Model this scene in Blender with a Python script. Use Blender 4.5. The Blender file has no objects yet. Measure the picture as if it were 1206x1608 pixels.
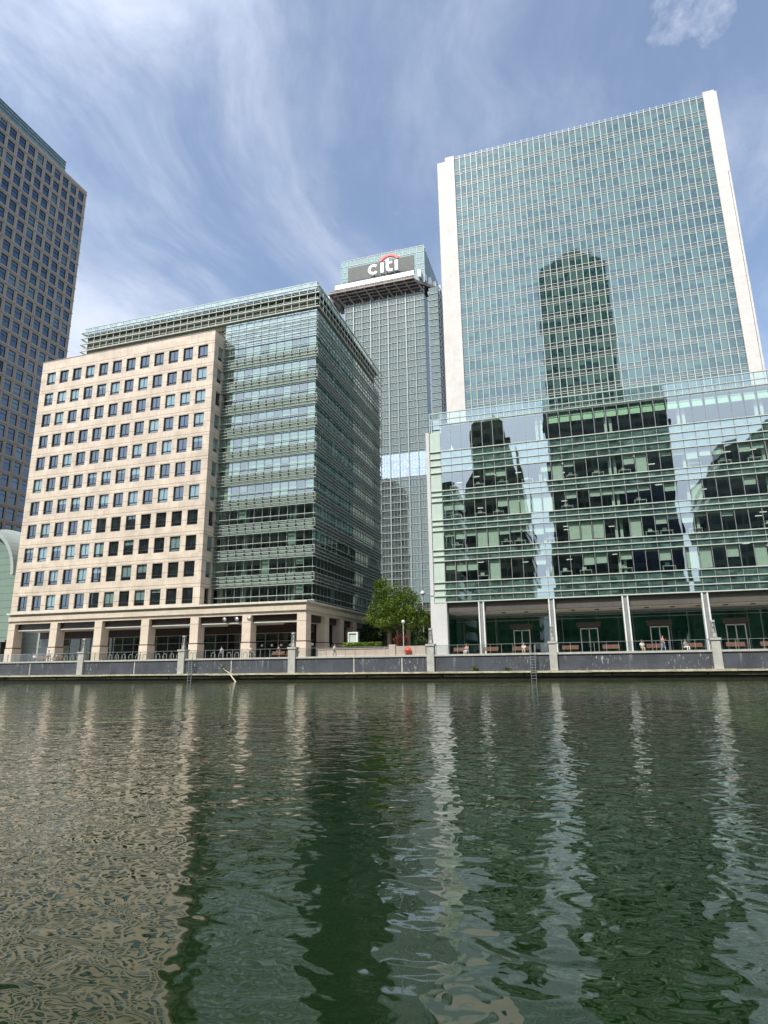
import bpy, bmesh, math, random
from mathutils import Vector, Matrix, Euler
random.seed(7)
SC = bpy.context.scene
COL = SC.collection
R = math.radians
PI = math.pi

# ------------------------------------------------------------------ camera
CAM_H = 1.8
RW = ((0.95469595, -0.08282792, -0.28582368),
      (0.29734374, 0.22700436, 0.92739189),
      (-0.01193072, -0.97036517, 0.24134851))
cam_d = bpy.data.cameras.new('camera'); cam = bpy.data.objects.new('camera', cam_d); COL.objects.link(cam)
cam_d.sensor_fit = 'VERTICAL'; cam_d.sensor_height = 36; cam_d.lens = 971 / 1608 * 36
cam_d.clip_start = 0.1; cam_d.clip_end = 6000
cam.matrix_world = Matrix(((RW[0][0], -RW[0][1], -RW[0][2], 0), (RW[1][0], -RW[1][1], -RW[1][2], 0),
                           (RW[2][0], -RW[2][1], -RW[2][2], CAM_H), (0, 0, 0, 1)))
SC.camera = cam

# ------------------------------------------------------------------ world
SUN_EL, SUN_AZ = 50.0, 200.0          # azimuth clockwise from +Y
W = bpy.data.worlds.new('World'); SC.world = W; W.use_nodes = True
wt = W.node_tree; wt.nodes.clear()


class NT:
    def __init__(s, t): s.t = t
    def n(s, typ, **k):
        nd = s.t.nodes.new(typ)
        for a, b in k.items(): setattr(nd, a, b)
        return nd
    def l(s, a, b): s.t.links.new(a, b)
    def put(s, inp, v):
        if v is None: return
        if isinstance(v, bpy.types.NodeSocket): s.l(v, inp)
        else: inp.default_value = v
    def m(s, op, a, b=None, c=None, clamp=False):
        nd = s.n('ShaderNodeMath', operation=op, use_clamp=clamp)
        for i, v in enumerate((a, b, c)): s.put(nd.inputs[i], v)
        return nd.outputs[0]
    def v(s, op, a, b=None, sc=None):
        nd = s.n('ShaderNodeVectorMath', operation=op)
        s.put(nd.inputs[0], a); s.put(nd.inputs[1], b)
        if sc is not None: s.put(nd.inputs['Scale'], sc)
        return nd.outputs['Value'] if op in ('LENGTH', 'DOT_PRODUCT') else nd.outputs[0]
    def xyz(s, x, y, z):
        nd = s.n('ShaderNodeCombineXYZ')
        for i, v in enumerate((x, y, z)): s.put(nd.inputs[i], v)
        return nd.outputs[0]
    def sep(s, v):
        nd = s.n('ShaderNodeSeparateXYZ'); s.l(v, nd.inputs[0]); return nd.outputs
    def noise(s, vec, scale, detail=2, rough=0.5, dist=0.0, out=0):
        nd = s.n('ShaderNodeTexNoise'); s.put(nd.inputs['Vector'], vec)
        nd.inputs['Scale'].default_value = scale; nd.inputs['Detail'].default_value = detail
        nd.inputs['Roughness'].default_value = rough; nd.inputs['Distortion'].default_value = dist
        return nd.outputs[out]
    def white(s, vec, out='Value'):
        nd = s.n('ShaderNodeTexWhiteNoise', noise_dimensions='3D'); s.put(nd.inputs['Vector'], vec); return nd.outputs[out]
    def mr(s, v, a, b, c=0.0, d=1.0, smooth=False):
        nd = s.n('ShaderNodeMapRange', clamp=True)
        if smooth: nd.interpolation_type = 'SMOOTHSTEP'
        s.put(nd.inputs[0], v)
        for i, x in enumerate((a, b, c, d)): s.put(nd.inputs[i + 1], x)
        return nd.outputs[0]
    def mixc(s, f, a, b):
        nd = s.n('ShaderNodeMix', data_type='RGBA')
        s.put(nd.inputs[0], f); s.put(nd.inputs[6], a); s.put(nd.inputs[7], b)
        return nd.outputs[2]
    def pos(s): return s.n('ShaderNodeNewGeometry').outputs['Position']


def c4(r, g=None, b=None):
    if g is None: return (r, r, r, 1)
    return (r, g, b, 1)


w = NT(wt)
tc = w.n('ShaderNodeTexCoord').outputs['Generated']
sky = w.n('ShaderNodeTexSky', sky_type='NISHITA'); sky.sun_disc = False
sky.sun_elevation = R(SUN_EL); sky.sun_rotation = R(SUN_AZ); sky.altitude = 0
sky.air_density = 1.0; sky.dust_density = 1.4; sky.ozone_density = 2.2
dx, dy, dz = w.sep(tc)
den = w.m('ADD', w.m('MAXIMUM', dz, 0.0), 0.22)
px = w.m('DIVIDE', dx, den); py = w.m('DIVIDE', dy, den)
P0 = w.xyz(px, py, 0.0)
warp = w.noise(w.v('ADD', P0, (3.1, 1.7, 0)), 1.3, 3, 0.5, out=1)
P1 = w.v('ADD', P0, w.v('SCALE', w.v('SUBTRACT', warp, (0.5, 0.5, 0.5)), sc=0.55))
mp = w.n('ShaderNodeMapping', vector_type='POINT'); w.l(P1, mp.inputs[0])
mp.inputs['Rotation'].default_value = (0, 0, R(-14)); mp.inputs['Scale'].default_value = (1.7, 0.75, 1)
wisp = w.noise(mp.outputs[0], 1.6, 8, 0.60)
mp2 = w.n('ShaderNodeMapping', vector_type='POINT'); w.l(P0, mp2.inputs[0])
mp2.inputs['Location'].default_value = (1.35, 0.6, 0); mp2.inputs['Scale'].default_value = (0.8, 0.55, 1)
big = w.noise(mp2.outputs[0], 0.95, 3, 0.5)
# more veil towards the left and low in the sky
left = w.mr(dx, -0.75, 0.35, 0.085, -0.02)
low = w.mr(dz, 0.10, 0.75, 0.21, -0.05)
back = w.m('ADD', w.m('MULTIPLY', w.mr(dy, -0.5, 0.1, 0.42, 0.0), w.mr(dz, 0.2, 0.6, 1.0, 0.0)), w.mr(dy, -0.6, 0.2, 0.05, 0.0))
dens = w.m('ADD', w.m('ADD', w.m('MULTIPLY', wisp, 1.25), w.m('MULTIPLY', big, 0.50)), w.m('ADD', w.m('ADD', left, low), back))
tr_dir = Vector([RW[r][0] * (1080 - 603) + RW[r][1] * (2 - 804) + RW[r][2] * 971 for r in range(3)]).normalized()
spot = w.mr(w.v('DOT_PRODUCT', w.v('NORMALIZE', tc), tuple(tr_dir)), math.cos(R(5.0)), math.cos(R(0.3)), 0.0, 1.0, True)
puff = w.noise(w.v('MULTIPLY', w.v('ADD', P1, (9.0, 2.0, 0)), (0.7, 1.0, 1.0)), 5.5, 7, 0.62)
puff = w.mr(w.m('ADD', w.m('MULTIPLY', puff, 1.5), w.m('MULTIPLY', spot, 0.36)), 0.97, 1.30, 0.0, 0.78, True)
cl = w.m('MAXIMUM', w.mr(dens, 0.76, 1.30, 0.13, 0.95, True), puff)
bgS = w.v('SCALE', sky.outputs[0], sc=0.15)
bgC = w.mixc(1.0, bgS, bgS)
tint = w.n('ShaderNodeMix', data_type='RGBA', blend_type='MULTIPLY'); tint.inputs[0].default_value = 1
w.l(bgS, tint.inputs[6]); tint.inputs[7].default_value = (0.97, 1.01, 1.01, 1)
sdir = (math.sin(R(SUN_AZ)) * math.cos(R(SUN_EL)), math.cos(R(SUN_AZ)) * math.cos(R(SUN_EL)), math.sin(R(SUN_EL)))
near_sun = w.m('POWER', w.m('MAXIMUM', w.v('DOT_PRODUCT', w.v('NORMALIZE', tc), sdir), 0.0), 2.0)
cloudc = w.v('SCALE', (0.62, 0.67, 0.78), sc=w.m('ADD', 1.0, w.m('MULTIPLY', near_sun, 1.25)))
skyc = w.mixc(cl, tint.outputs[2], cloudc)
bg = w.n('ShaderNodeBackground'); w.l(skyc, bg.inputs[0]); bg.inputs[1].default_value = 1.0
wo = w.n('ShaderNodeOutputWorld'); w.l(bg.outputs[0], wo.inputs[0])

sd = bpy.data.lights.new('sun', 'SUN'); sd.energy = 3.6; sd.angle = R(0.5); sd.color = (1.0, 0.95, 0.87)
sun = bpy.data.objects.new('sun', sd); COL.objects.link(sun)
sv = Vector((math.sin(R(SUN_AZ)) * math.cos(R(SUN_EL)), math.cos(R(SUN_AZ)) * math.cos(R(SUN_EL)), math.sin(R(SUN_EL))))
sun.rotation_euler = sv.to_track_quat('Z', 'Y').to_euler(); sun.location = (-60, -60, 120)
SC.view_settings.view_transform = 'Standard'; SC.view_settings.look = 'None'
SC.view_settings.exposure = 0.45; SC.view_settings.gamma = 1
SC.render.engine = 'CYCLES'
SC.cycles.max_bounces = 7; SC.cycles.diffuse_bounces = 2; SC.cycles.glossy_bounces = 4
SC.cycles.transparent_max_bounces = 10; SC.cycles.transmission_bounces = 2
SC.cycles.caustics_reflective = False; SC.cycles.caustics_refractive = False
SC.cycles.sample_clamp_indirect = 6

# ------------------------------------------------------------------ helpers
ORG = {}


def proj(p):
    d = (p[0], p[1], p[2] - CAM_H)
    c = [sum(RW[r][k] * d[r] for r in range(3)) for k in range(3)]
    if c[2] <= 0: return None
    return (603 + 971 * c[0] / c[2], 804 + 971 * c[1] / c[2])


class MB:
    def __init__(s): s.v = []; s.f = []; s.mi = []; s.smooth = False
    def box(s, x0, x1, y0, y1, z0, z1, m=0):
        n = len(s.v)
        s.v += [(x0, y0, z0), (x1, y0, z0), (x1, y1, z0), (x0, y1, z0), (x0, y0, z1), (x1, y0, z1), (x1, y1, z1), (x0, y1, z1)]
        s.f += [(n, n + 3, n + 2, n + 1), (n + 4, n + 5, n + 6, n + 7), (n, n + 1, n + 5, n + 4), (n + 1, n + 2, n + 6, n + 5),
                (n + 2, n + 3, n + 7, n + 6), (n + 3, n, n + 4, n + 7)]
        s.mi += [m] * 6; return s
    def pane(s, x0, x1, y, z0, z1, m=0): s.poly([(x0, y, z0), (x1, y, z0), (x1, y, z1), (x0, y, z1)], m); return s
    def poly(s, pts, m=0):
        n = len(s.v); s.v += [tuple(p) for p in pts]; s.f.append(tuple(range(n, n + len(pts)))); s.mi.append(m)
    def prism(s, pts, ext, m=0):
        """closed outline pts (3D) extruded by vector ext"""
        n = len(s.v); k = len(pts); e = Vector(ext)
        s.v += [tuple(p) for p in pts] + [tuple(Vector(p) + e) for p in pts]
        s.f.append(tuple(range(n + k - 1, n - 1, -1))); s.f.append(tuple(range(n + k, n + 2 * k)))
        for i in range(k):
            j = (i + 1) % k; s.f.append((n + i, n + j, n + k + j, n + k + i))
        s.mi += [m] * (k + 2)
    def tube(s, p0, p1, r0, r1=None, seg=8, m=0, caps=True):
        r1 = r0 if r1 is None else r1
        p0 = Vector(p0); p1 = Vector(p1); d = (p1 - p0)
        if d.length < 1e-6: return
        q = d.to_track_quat('Z', 'Y'); n = len(s.v)
        for p, r in ((p0, r0), (p1, r1)):
            for i in range(seg):
                a = 2 * PI * i / seg
                s.v.append(tuple(p + q @ Vector((math.cos(a) * r, math.sin(a) * r, 0))))
        for i in range(seg):
            j = (i + 1) % seg; s.f.append((n + i, n + j, n + seg + j, n + seg + i)); s.mi.append(m)
        if caps:
            s.f.append(tuple(range(n + seg - 1, n - 1, -1))); s.f.append(tuple(range(n + seg, n + 2 * seg))); s.mi += [m, m]
    def path(s, pts, rs, seg=8, m=0):
        for i in range(len(pts) - 1): s.tube(pts[i], pts[i + 1], rs[i], rs[i + 1], seg, m)
    def lathe(s, prof, cx, cy, seg=16, m=0, square=False):
        n0 = len(s.v); k = len(prof)
        for (r, z) in prof:
            for i in range(seg):
                a = 2 * PI * (i + 0.5) / seg; s.v.append((cx + r * math.cos(a), cy + r * math.sin(a), z))
        for a in range(k - 1):
            for i in range(seg):
                j = (i + 1) % seg
                s.f.append((n0 + a * seg + i, n0 + a * seg + j, n0 + (a + 1) * seg + j, n0 + (a + 1) * seg + i)); s.mi.append(m)
        s.f.append(tuple(n0 + i for i in range(seg - 1, -1, -1))); s.mi.append(m)
        s.f.append(tuple(n0 + (k - 1) * seg + i for i in range(seg))); s.mi.append(m)
    def sphere(s, c, r, seg=12, rings=8, m=0, sz=1.0):
        n = len(s.v)
        for a in range(rings + 1):
            t = PI * a / rings
            for i in range(seg):
                p = 2 * PI * i / seg
                s.v.append((c[0] + r * math.sin(t) * math.cos(p), c[1] + r * math.sin(t) * math.sin(p), c[2] + r * sz * math.cos(t)))
        for a in range(rings):
            for i in range(seg):
                j = (i + 1) % seg
                s.f.append((n + a * seg + i, n + (a + 1) * seg + i, n + (a + 1) * seg + j, n + a * seg + j)); s.mi.append(m)
    def mesh(s, name, mats, o=(0, 0, 0)):
        me = bpy.data.meshes.new(name)
        me.from_pydata([(x - o[0], y - o[1], z - o[2]) for x, y, z in s.v], [], s.f)
        for mm in (mats if isinstance(mats, (list, tuple)) else [mats]): me.materials.append(mm)
        if any(s.mi): me.polygons.foreach_set('material_index', s.mi)
        if s.smooth: me.polygons.foreach_set('use_smooth', [True] * len(s.f))
        me.update(); return me
    def build(s, name, mats, parent=None, kind=None, label=None):
        o = wpos(parent) if parent else (0, 0, 0)
        ob = bpy.data.objects.new(name, s.mesh(name, mats, o)); COL.objects.link(ob)
        if parent: ob.parent = parent
        if kind: ob['kind'] = kind
        if label: ob['label'] = label
        return ob


def wpos(o):
    p = Vector((0, 0, 0))
    while o is not None: p = p + o.location; o = o.parent
    return (p.x, p.y, p.z)


def thing(name, label, cat, loc=(0, 0, 0), rz=0, group=None):
    o = bpy.data.objects.new(name, None); COL.objects.link(o); o.empty_display_size = 0.5
    o.location = loc; o.rotation_euler = (0, 0, rz); o['label'] = label; o['category'] = cat
    if group: o['group'] = group
    return o


def tag(o, label, cat, group=None):
    o['label'] = label; o['category'] = cat
    if group: o['group'] = group
    return o


def dup(root, loc, rz, label, top=True):
    r = root.copy(); COL.objects.link(r)
    if top: r.location = loc; r.rotation_euler = (0, 0, rz); r['label'] = label
    for ch in [c for c in bpy.data.objects if c.parent == root]:
        c = dup(ch, None, None, None, False); c.parent = r
    return r


# ------------------------------------------------------------------ materials
def new_mat(name):
    m = bpy.data.materials.new(name); m.use_nodes = True; m.node_tree.nodes.clear()
    t = NT(m.node_tree); out = t.n('ShaderNodeOutputMaterial'); return m, t, out


def principled(t, out, col, rough=0.6, metal=0.0, spec=0.5, normal=None):
    p = t.n('ShaderNodeBsdfPrincipled')
    t.put(p.inputs['Base Color'], col); t.put(p.inputs['Roughness'], rough); t.put(p.inputs['Metallic'], metal)
    t.put(p.inputs['Specular IOR Level'], spec)
    if normal is not None: t.l(normal, p.inputs['Normal'])
    t.l(p.outputs[0], out.inputs[0]); return p


def simple(name, col, rough=0.6, metal=0.0, var=0.12, scale=1.5, spec=0.4, bump=0.0):
    m, t, out = new_mat(name)
    P = t.pos()
    n = t.noise(P, scale, 4, 0.6)
    f = t.mr(n, 0.3, 0.7, 1 - var, 1 + var)
    c = t.v('SCALE', (col[0], col[1], col[2]), sc=f)
    nr = None
    if bump:
        b = t.n('ShaderNodeBump'); b.inputs['Strength'].default_value = bump; b.inputs['Distance'].default_value = 0.02
        t.l(t.noise(P, scale * 9, 3), b.inputs['Height']); nr = b.outputs[0]
    principled(t, out, c, rough, metal, spec, nr); return m


def stone_mat(name, col, lines=(), z0=0.0, pitch=4.215, jx=None, jx0=0.0, seam=0.45, var=0.07, axis=0):
    """cladding with recessed horizontal joints at lines (metres above z0, repeating every pitch) and vertical joints"""
    m, t, out = new_mat(name)
    P = t.pos(); X, Y, Z = t.sep(P)
    zz = t.m('MULTIPLY', t.m('FRACT', t.m('DIVIDE', t.m('SUBTRACT', Z, z0), pitch)), pitch)
    g = None
    for l, wd in lines:
        a = t.m('LESS_THAN', t.m('ABSOLUTE', t.m('SUBTRACT', zz, l)), wd / 2)
        g = a if g is None else t.m('MAXIMUM', g, a)
    H = (X, Y)[axis]
    if jx:
        fx = t.m('MULTIPLY', t.m('FRACT', t.m('DIVIDE', t.m('SUBTRACT', H, jx0), jx)), jx)
        a = t.m('MULTIPLY', t.m('LESS_THAN', fx, 0.035), 0.5)
        g = a if g is None else t.m('MAXIMUM', g, a)
    n = t.noise(P, 0.35, 5, 0.6); n2 = t.noise(t.v('MULTIPLY', P, (2.5, 2.5, 0.35)), 1.0, 4, 0.65)
    cell = t.white(t.xyz(t.m('FLOOR', t.m('DIVIDE', X, 1.49)), t.m('FLOOR', t.m('DIVIDE', Y, 1.49)), t.m('FLOOR', t.m('DIVIDE', Z, 0.85))))
    f = t.m('MULTIPLY', t.mr(n, 0.3, 0.7, 1 - var, 1 + var), t.mr(n2, 0.3, 0.7, 1 - var * 0.7, 1 + var * 0.5))
    f = t.m('MULTIPLY', f, t.mr(cell, 0, 1, 1 - var * 0.6, 1 + var * 0.4))
    if g is not None: f = t.m('MULTIPLY', f, t.m('SUBTRACT', 1.0, t.m('MULTIPLY', g, seam)))
    c = t.v('SCALE', col, sc=f)
    principled(t, out, c, 0.7, 0, 0.3); return m


def schlick(t, nrm, r0, power=5.0):
    lw = t.n('ShaderNodeLayerWeight'); lw.inputs[0].default_value = 0.5
    if nrm is not None: t.l(nrm, lw.inputs['Normal'])
    f = t.m('POWER', lw.outputs['Facing'], power)
    return t.m('ADD', r0, t.m('MULTIPLY', f, 1 - r0))


def wavy_normal(t, amp, scale, cell=None, tilt=0.0):
    """slightly uneven panes: low frequency warp plus a small tilt per pane"""
    P = t.pos(); g = t.n('ShaderNodeNewGeometry')
    nv = t.v('SCALE', t.v('SUBTRACT', t.noise(P, scale, 2, 0.5, out=1), (0.5, 0.5, 0.5)), sc=amp)
    if cell is not None and tilt:
        nv = t.v('ADD', nv, t.v('SCALE', t.v('SUBTRACT', t.white(cell, 'Color'), (0.5, 0.5, 0.5)), sc=tilt))
    return t.v('NORMALIZE', t.v('ADD', g.outputs['Normal'], nv))


def cells(t, bay, b0, floor, f0, axis=0):
    P = t.pos(); s = t.sep(P)
    a = t.m('DIVIDE', t.m('SUBTRACT', s[axis], b0), bay); b = t.m('DIVIDE', t.m('SUBTRACT', s[2], f0), floor)
    return t.m('FLOOR', a), t.m('FLOOR', b), t.m('FRACT', a), t.m('FRACT', b)


def pane_mat(name, bay, b0, floor, f0, axis=0, r0=0.35, gl=(0.85, 0.95, 0.97), dark=(0.02, 0.035, 0.04), blind=(0.25, 0.36, 0.34),
             blind_p=0.5, zone=(0.0, 1.0), rough=0.02, amp=0.006, tilt=0.006, group=3):
    """coated glass in front of a dim room with roller blinds pulled to different heights"""
    m, t, out = new_mat(name)
    ca, cb, fa, fb = cells(t, bay, b0, floor, f0, axis)
    cell = t.xyz(ca, cb, float(axis) * 7 + 1)
    ga = t.m('FLOOR', t.m('DIVIDE', ca, group))
    w1 = t.white(cell); w2 = t.white(t.xyz(ca, cb, 31.0)); wg = t.white(t.xyz(ga, cb, 11.0))
    pick = t.m('LESS_THAN', t.m('ADD', t.m('MULTIPLY', w1, 0.6), t.m('MULTIPLY', wg, 0.4)), blind_p)
    zf = t.mr(fb, zone[0], zone[1], 0.0, 1.0)
    drop = t.mr(w2, 0.0, 0.75, 0.2, 1.05)
    down = t.m('MULTIPLY', pick, t.m('GREATER_THAN', zf, t.m('SUBTRACT', 1.0, drop)))
    rv = t.noise(t.v('MULTIPLY', t.pos(), (0.9, 0.9, 1.6)), 1.0, 3, 0.6)
    dk = t.v('SCALE', dark, sc=t.mr(rv, 0.35, 0.7, 0.4, 2.2))
    bl = t.v('SCALE', blind, sc=t.mr(w1, 0, 1, 0.75, 1.15))
    col = t.mixc(down, dk, bl)
    nr = wavy_normal(t, amp, 0.35, cell, tilt)
    d = t.n('ShaderNodeBsdfDiffuse'); t.l(col, d.inputs[0])
    g = t.n('ShaderNodeBsdfGlossy'); g.inputs[0].default_value = (*gl, 1); g.inputs['Roughness'].default_value = rough; t.l(nr, g.inputs['Normal'])
    mx = t.n('ShaderNodeMixShader'); t.l(schlick(t, None, r0), mx.inputs[0]); t.l(d.outputs[0], mx.inputs[1]); t.l(g.outputs[0], mx.inputs[2])
    t.l(mx.outputs[0], out.inputs[0]); return m


def clear_mat(name, trans=(0.5, 0.66, 0.58), r0=0.3, gl=(0.85, 0.95, 0.96), bay=1.49, b0=0.0, floor=4.2, f0=0.0, axis=0, tilt=0.005, amp=0.008, rough=0.0):
    m, t, out = new_mat(name)
    ca, cb, _, _ = cells(t, bay, b0, floor, f0, axis)
    nr = wavy_normal(t, amp, 0.3, t.xyz(ca, cb, 3.0), tilt)
    tr = t.n('ShaderNodeBsdfTransparent'); tr.inputs[0].default_value = (*trans, 1)
    g = t.n('ShaderNodeBsdfGlossy'); g.inputs[0].default_value = (*gl, 1); g.inputs['Roughness'].default_value = rough; t.l(nr, g.inputs['Normal'])
    mx = t.n('ShaderNodeMixShader'); t.l(schlick(t, None, r0), mx.inputs[0]); t.l(tr.outputs[0], mx.inputs[1]); t.l(g.outputs[0], mx.inputs[2])
    t.l(mx.outputs[0], out.inputs[0]); return m


STONE = (0.62, 0.525, 0.42)
M = {}
M['stone'] = stone_mat('beige_stone', STONE, lines=((0.10, 0.075), (0.62, 0.075), (2.55, 0.07)), z0=14.11, pitch=4.215, seam=0.6, var=0.14, jx=1.4925, jx0=-92.1)
M['stone_side'] = stone_mat('beige_stone_side', STONE, lines=((0.10, 0.075), (0.62, 0.075), (2.55, 0.07)), z0=14.11, pitch=4.215, seam=0.6, var=0.14)
M['stone_plain'] = stone_mat('beige_stone_blocks', STONE, lines=((0.0, 0.04),), z0=3.1, pitch=1.32, seam=0.22)
M['cornice'] = stone_mat('cornice_stone', (0.58, 0.50, 0.40), jx=1.49, jx0=-92.1, seam=0.3, var=0.1)
M['cornice_cap'] = simple('cornice_cap_stone', (0.60, 0.56, 0.49), 0.7, var=0.15)
M['brown'] = simple('brown_panel', (0.035, 0.020, 0.016), 0.35, var=0.2)
M['dark_stone'] = simple('dark_stone_band', (0.06, 0.045, 0.04), 0.5)
M['soffit'] = simple('cream_soffit', (0.62, 0.58, 0.52), 0.7)
M['frame_dark'] = simple('dark_bronze_frame', (0.035, 0.04, 0.05), 0.4, var=0.1)
M['white_metal'] = simple('white_painted_metal', (0.70, 0.73, 0.70), 0.4, var=0.06)
M['cream_metal'] = simple('pale_green_white_metal', (0.50, 0.55, 0.49), 0.35, var=0.08)
M['grey_metal'] = simple('grey_metal', (0.30, 0.31, 0.30), 0.4, 0.3)
M['steel'] = simple('brushed_steel', (0.55, 0.56, 0.57), 0.3, 0.8)
M['dark'] = simple('dark_interior', (0.018, 0.022, 0.022), 0.8)
M['int_wall'] = simple('office_interior_wall', (0.07, 0.095, 0.085), 0.8, var=0.5, scale=0.4)
M['int_ceiling'] = simple('office_ceiling', (0.28, 0.30, 0.28), 0.8, var=0.3, scale=0.5)
M['int_white'] = simple('interior_white_column', (0.65, 0.70, 0.66), 0.6)
def fabric(name, col):
    m, t, out = new_mat(name)
    d = t.n('ShaderNodeBsdfDiffuse'); d.inputs[0].default_value = (*col, 1)
    tr = t.n('ShaderNodeBsdfTranslucent'); tr.inputs[0].default_value = (*col, 1)
    mx = t.n('ShaderNodeMixShader'); mx.inputs[0].default_value = 0.15; t.l(d.outputs[0], mx.inputs[1]); t.l(tr.outputs[0], mx.inputs[2]); t.l(mx.outputs[0], out.inputs[0]); return m
M['blind'] = fabric('pale_roller_blind', (0.76, 0.86, 0.78))
M['spandrel_light'] = stone_mat('light_louvre_spandrel', (0.20, 0.26, 0.225), lines=(), jx=1.49, jx0=-38.5, seam=0.5, var=0.12)
M['pale_stone'] = simple('pale_concrete', (0.42, 0.41, 0.37), 0.8, var=0.15, scale=2.0, bump=0.2)

# ------------------------------------------------------------------ water
def water_mat():
    m, t, out = new_mat('dock_water')
    P = t.pos()

    def H(p):
        a = t.noise(t.v('MULTIPLY', p, (0.7, 0.9, 1)), 0.9, 1.0, 0.4, 0.6)
        b = t.noise(t.v('MULTIPLY', t.v('ADD', p, (17.0, 5.0, 0)), (0.8, 1.0, 1)), 2.6, 1.0, 0.45, 0.8)
        c = t.noise(t.v('MULTIPLY', t.v('ADD', p, (3.0, 41.0, 0)), (0.85, 1.0, 1)), 5.2, 1.0, 0.4, 0.5)
        return a, b, c
    e = 0.012
    # calmer and rougher patches
    patch = t.mr(t.noise(t.v('MULTIPLY', P, (0.05, 0.09, 0)), 1.0, 2, 0.5), 0.35, 0.65, 0.75, 1.3)
    patch = t.m('MULTIPLY', patch, t.m('ADD', t.mr(t.sep(P)[1], 3.0, 12.0, 0.85, 1.1), t.mr(t.sep(P)[1], 16.0, 45.0, 0.0, -0.50)))
    amps = (0.042, 0.024, 0.0066)
    h0 = H(P); hx = H(t.v('ADD', P, (e, 0, 0))); hy = H(t.v('ADD', P, (0, e, 0)))
    sx = sy = None
    for i in range(3):
        gx = t.m('MULTIPLY', t.m('SUBTRACT', h0[i], hx[i]), amps[i] / e); gy = t.m('MULTIPLY', t.m('SUBTRACT', h0[i], hy[i]), amps[i] / e)
        if i > 0: gx = t.m('MULTIPLY', gx, patch); gy = t.m('MULTIPLY', gy, patch)
        sx = gx if sx is None else t.m('ADD', sx, gx); sy = gy if sy is None else t.m('ADD', sy, gy)
    nr = t.v('NORMALIZE', t.xyz(sx, sy, 1.0))
    n = t.noise(t.v('MULTIPLY', P, (0.06, 0.03, 0)), 1.0, 3, 0.5)
    col = t.mixc(t.mr(n, 0.35, 0.65), (0.012, 0.052, 0.002, 1), (0.024, 0.056, 0.007, 1))
    p = principled(t, out, col, 0.03, 0, 0.5, nr)
    p.inputs['IOR'].default_value = 1.62
    p.inputs['Specular Tint'].default_value = (0.97, 1.0, 0.82, 1)
    return m


M['water'] = water_mat()
mb = MB(); mb.poly([(-500, -14, 0), (400, -14, 0), (400, 75.9, 0), (-500, 75.9, 0)])
mb.build('water', M['water'], kind='structure')

# ground far side and near side
M['paving'] = simple('promenade_paving', (0.36, 0.33, 0.29), 0.8, var=0.15, scale=3)
PZ = 3.0
mb = MB(); mb.box(-1500, 1500, 76.15, 3000, 0.3, PZ); mb.build('promenade', M['paving'], kind='structure')
mb = MB(); mb.box(-1500, 1500, -3000, -14, -1, 0.9); mb.build('pavement', M['paving'], kind='structure')

# ------------------------------------------------------------------ quay wall
QY = 75.6
def slate_mat():
    m, t, out = new_mat('dark_slate_panel')
    P = t.pos(); X, Y, Z = t.sep(P)
    n = t.noise(P, 0.5, 5, 0.6)
    st = t.noise(t.v('MULTIPLY', P, (1.0, 1.0, 0.09)), 2.2, 4, 0.6)
    spots = t.noise(t.v('MULTIPLY', P, (1.0, 1.0, 0.45)), 3.4, 5, 0.72)
    zone = t.noise(t.v('MULTIPLY', P, (1, 1, 0)), 0.12, 1)
    a = t.m('MULTIPLY', t.mr(spots, 0.57, 0.64), t.mr(zone, 0.45, 0.6))
    b = t.m('MULTIPLY', t.mr(st, 0.60, 0.72), t.mr(Z, 1.4, 3.0, 0.1, 0.9))
    f = t.m('MAXIMUM', a, t.m('MULTIPLY', b, 0.8))
    ln = t.m('LESS_THAN', t.m('FRACT', t.m('MULTIPLY', Z, 3.3)), 0.06)
    base = t.v('SCALE', (0.066, 0.072, 0.086), sc=t.m('MULTIPLY', t.mr(n, 0.3, 0.7, 0.75, 1.25), t.m('SUBTRACT', 1, t.m('MULTIPLY', ln, 0.25))))
    c = t.mixc(t.m('MULTIPLY', f, 0.75), base, (0.45, 0.45, 0.42, 1))
    principled(t, out, c, 0.6, 0, 0.3); return m
def ledge_mat():
    m, t, out = new_mat('weathered_ledge')
    P = t.pos(); X, Y, Z = t.sep(P)
    n = t.noise(t.v('MULTIPLY', P, (1, 1, 3)), 1.3, 5, 0.7)
    n2 = t.noise(P, 6.0, 4, 0.7)
    c = t.mixc(t.mr(n, 0.4, 0.62), (0.55, 0.50, 0.38, 1), (0.30, 0.28, 0.19, 1))
    c = t.mixc(t.mr(n2, 0.60, 0.72), c, (0.05, 0.045, 0.03, 1))
    principled(t, out, c, 0.9, 0, 0.2); return m
M['slate'] = slate_mat(); M['ledge'] = ledge_mat()
M['lower_dark'] = simple('dark_lower_wall', (0.016, 0.014, 0.009), 0.5, var=0.5, scale=1.2)  # near-black mottled colour for the wall below the ledge
M['lichen'] = simple('timber_waler', (0.10, 0.085, 0.05), 0.8, var=0.5, scale=1.5)

PIL = [(-69.8, 1.15), (-52.75, 1.15), (-36.05, 1.15), (-17.55, 1.05), (-3.1, 1.0), (13.88, 1.03)]
qw = thing('quay_wall', 'dark slate quay wall with pale coping and weathered ledge above the water', 'quay wall', (0, QY, 0))
MB().box(-400, 300, QY, QY + 0.55, 1.06, 2.84).build('slate_panel', M['slate'], qw)
mb = MB(); xx = -400
while xx < 300: mb.box(xx, xx + 1.985, QY - 0.14, QY + 0.75, 2.84, 3.07); xx += 2.0
mb.build('coping', M['pale_stone'], qw)
mb = MB(); xx = -400; rr = random.Random(5)
while xx < 300:
    l = rr.uniform(3.5, 7); mb.box(xx, xx + l - 0.03, QY - 0.62 - rr.uniform(0, .06), QY + 0.5, 0.84 + rr.uniform(-.02, .02), 1.05 + rr.uniform(-.02, .02)); xx += l
mb.build('ledge', M['ledge'], qw)
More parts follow.
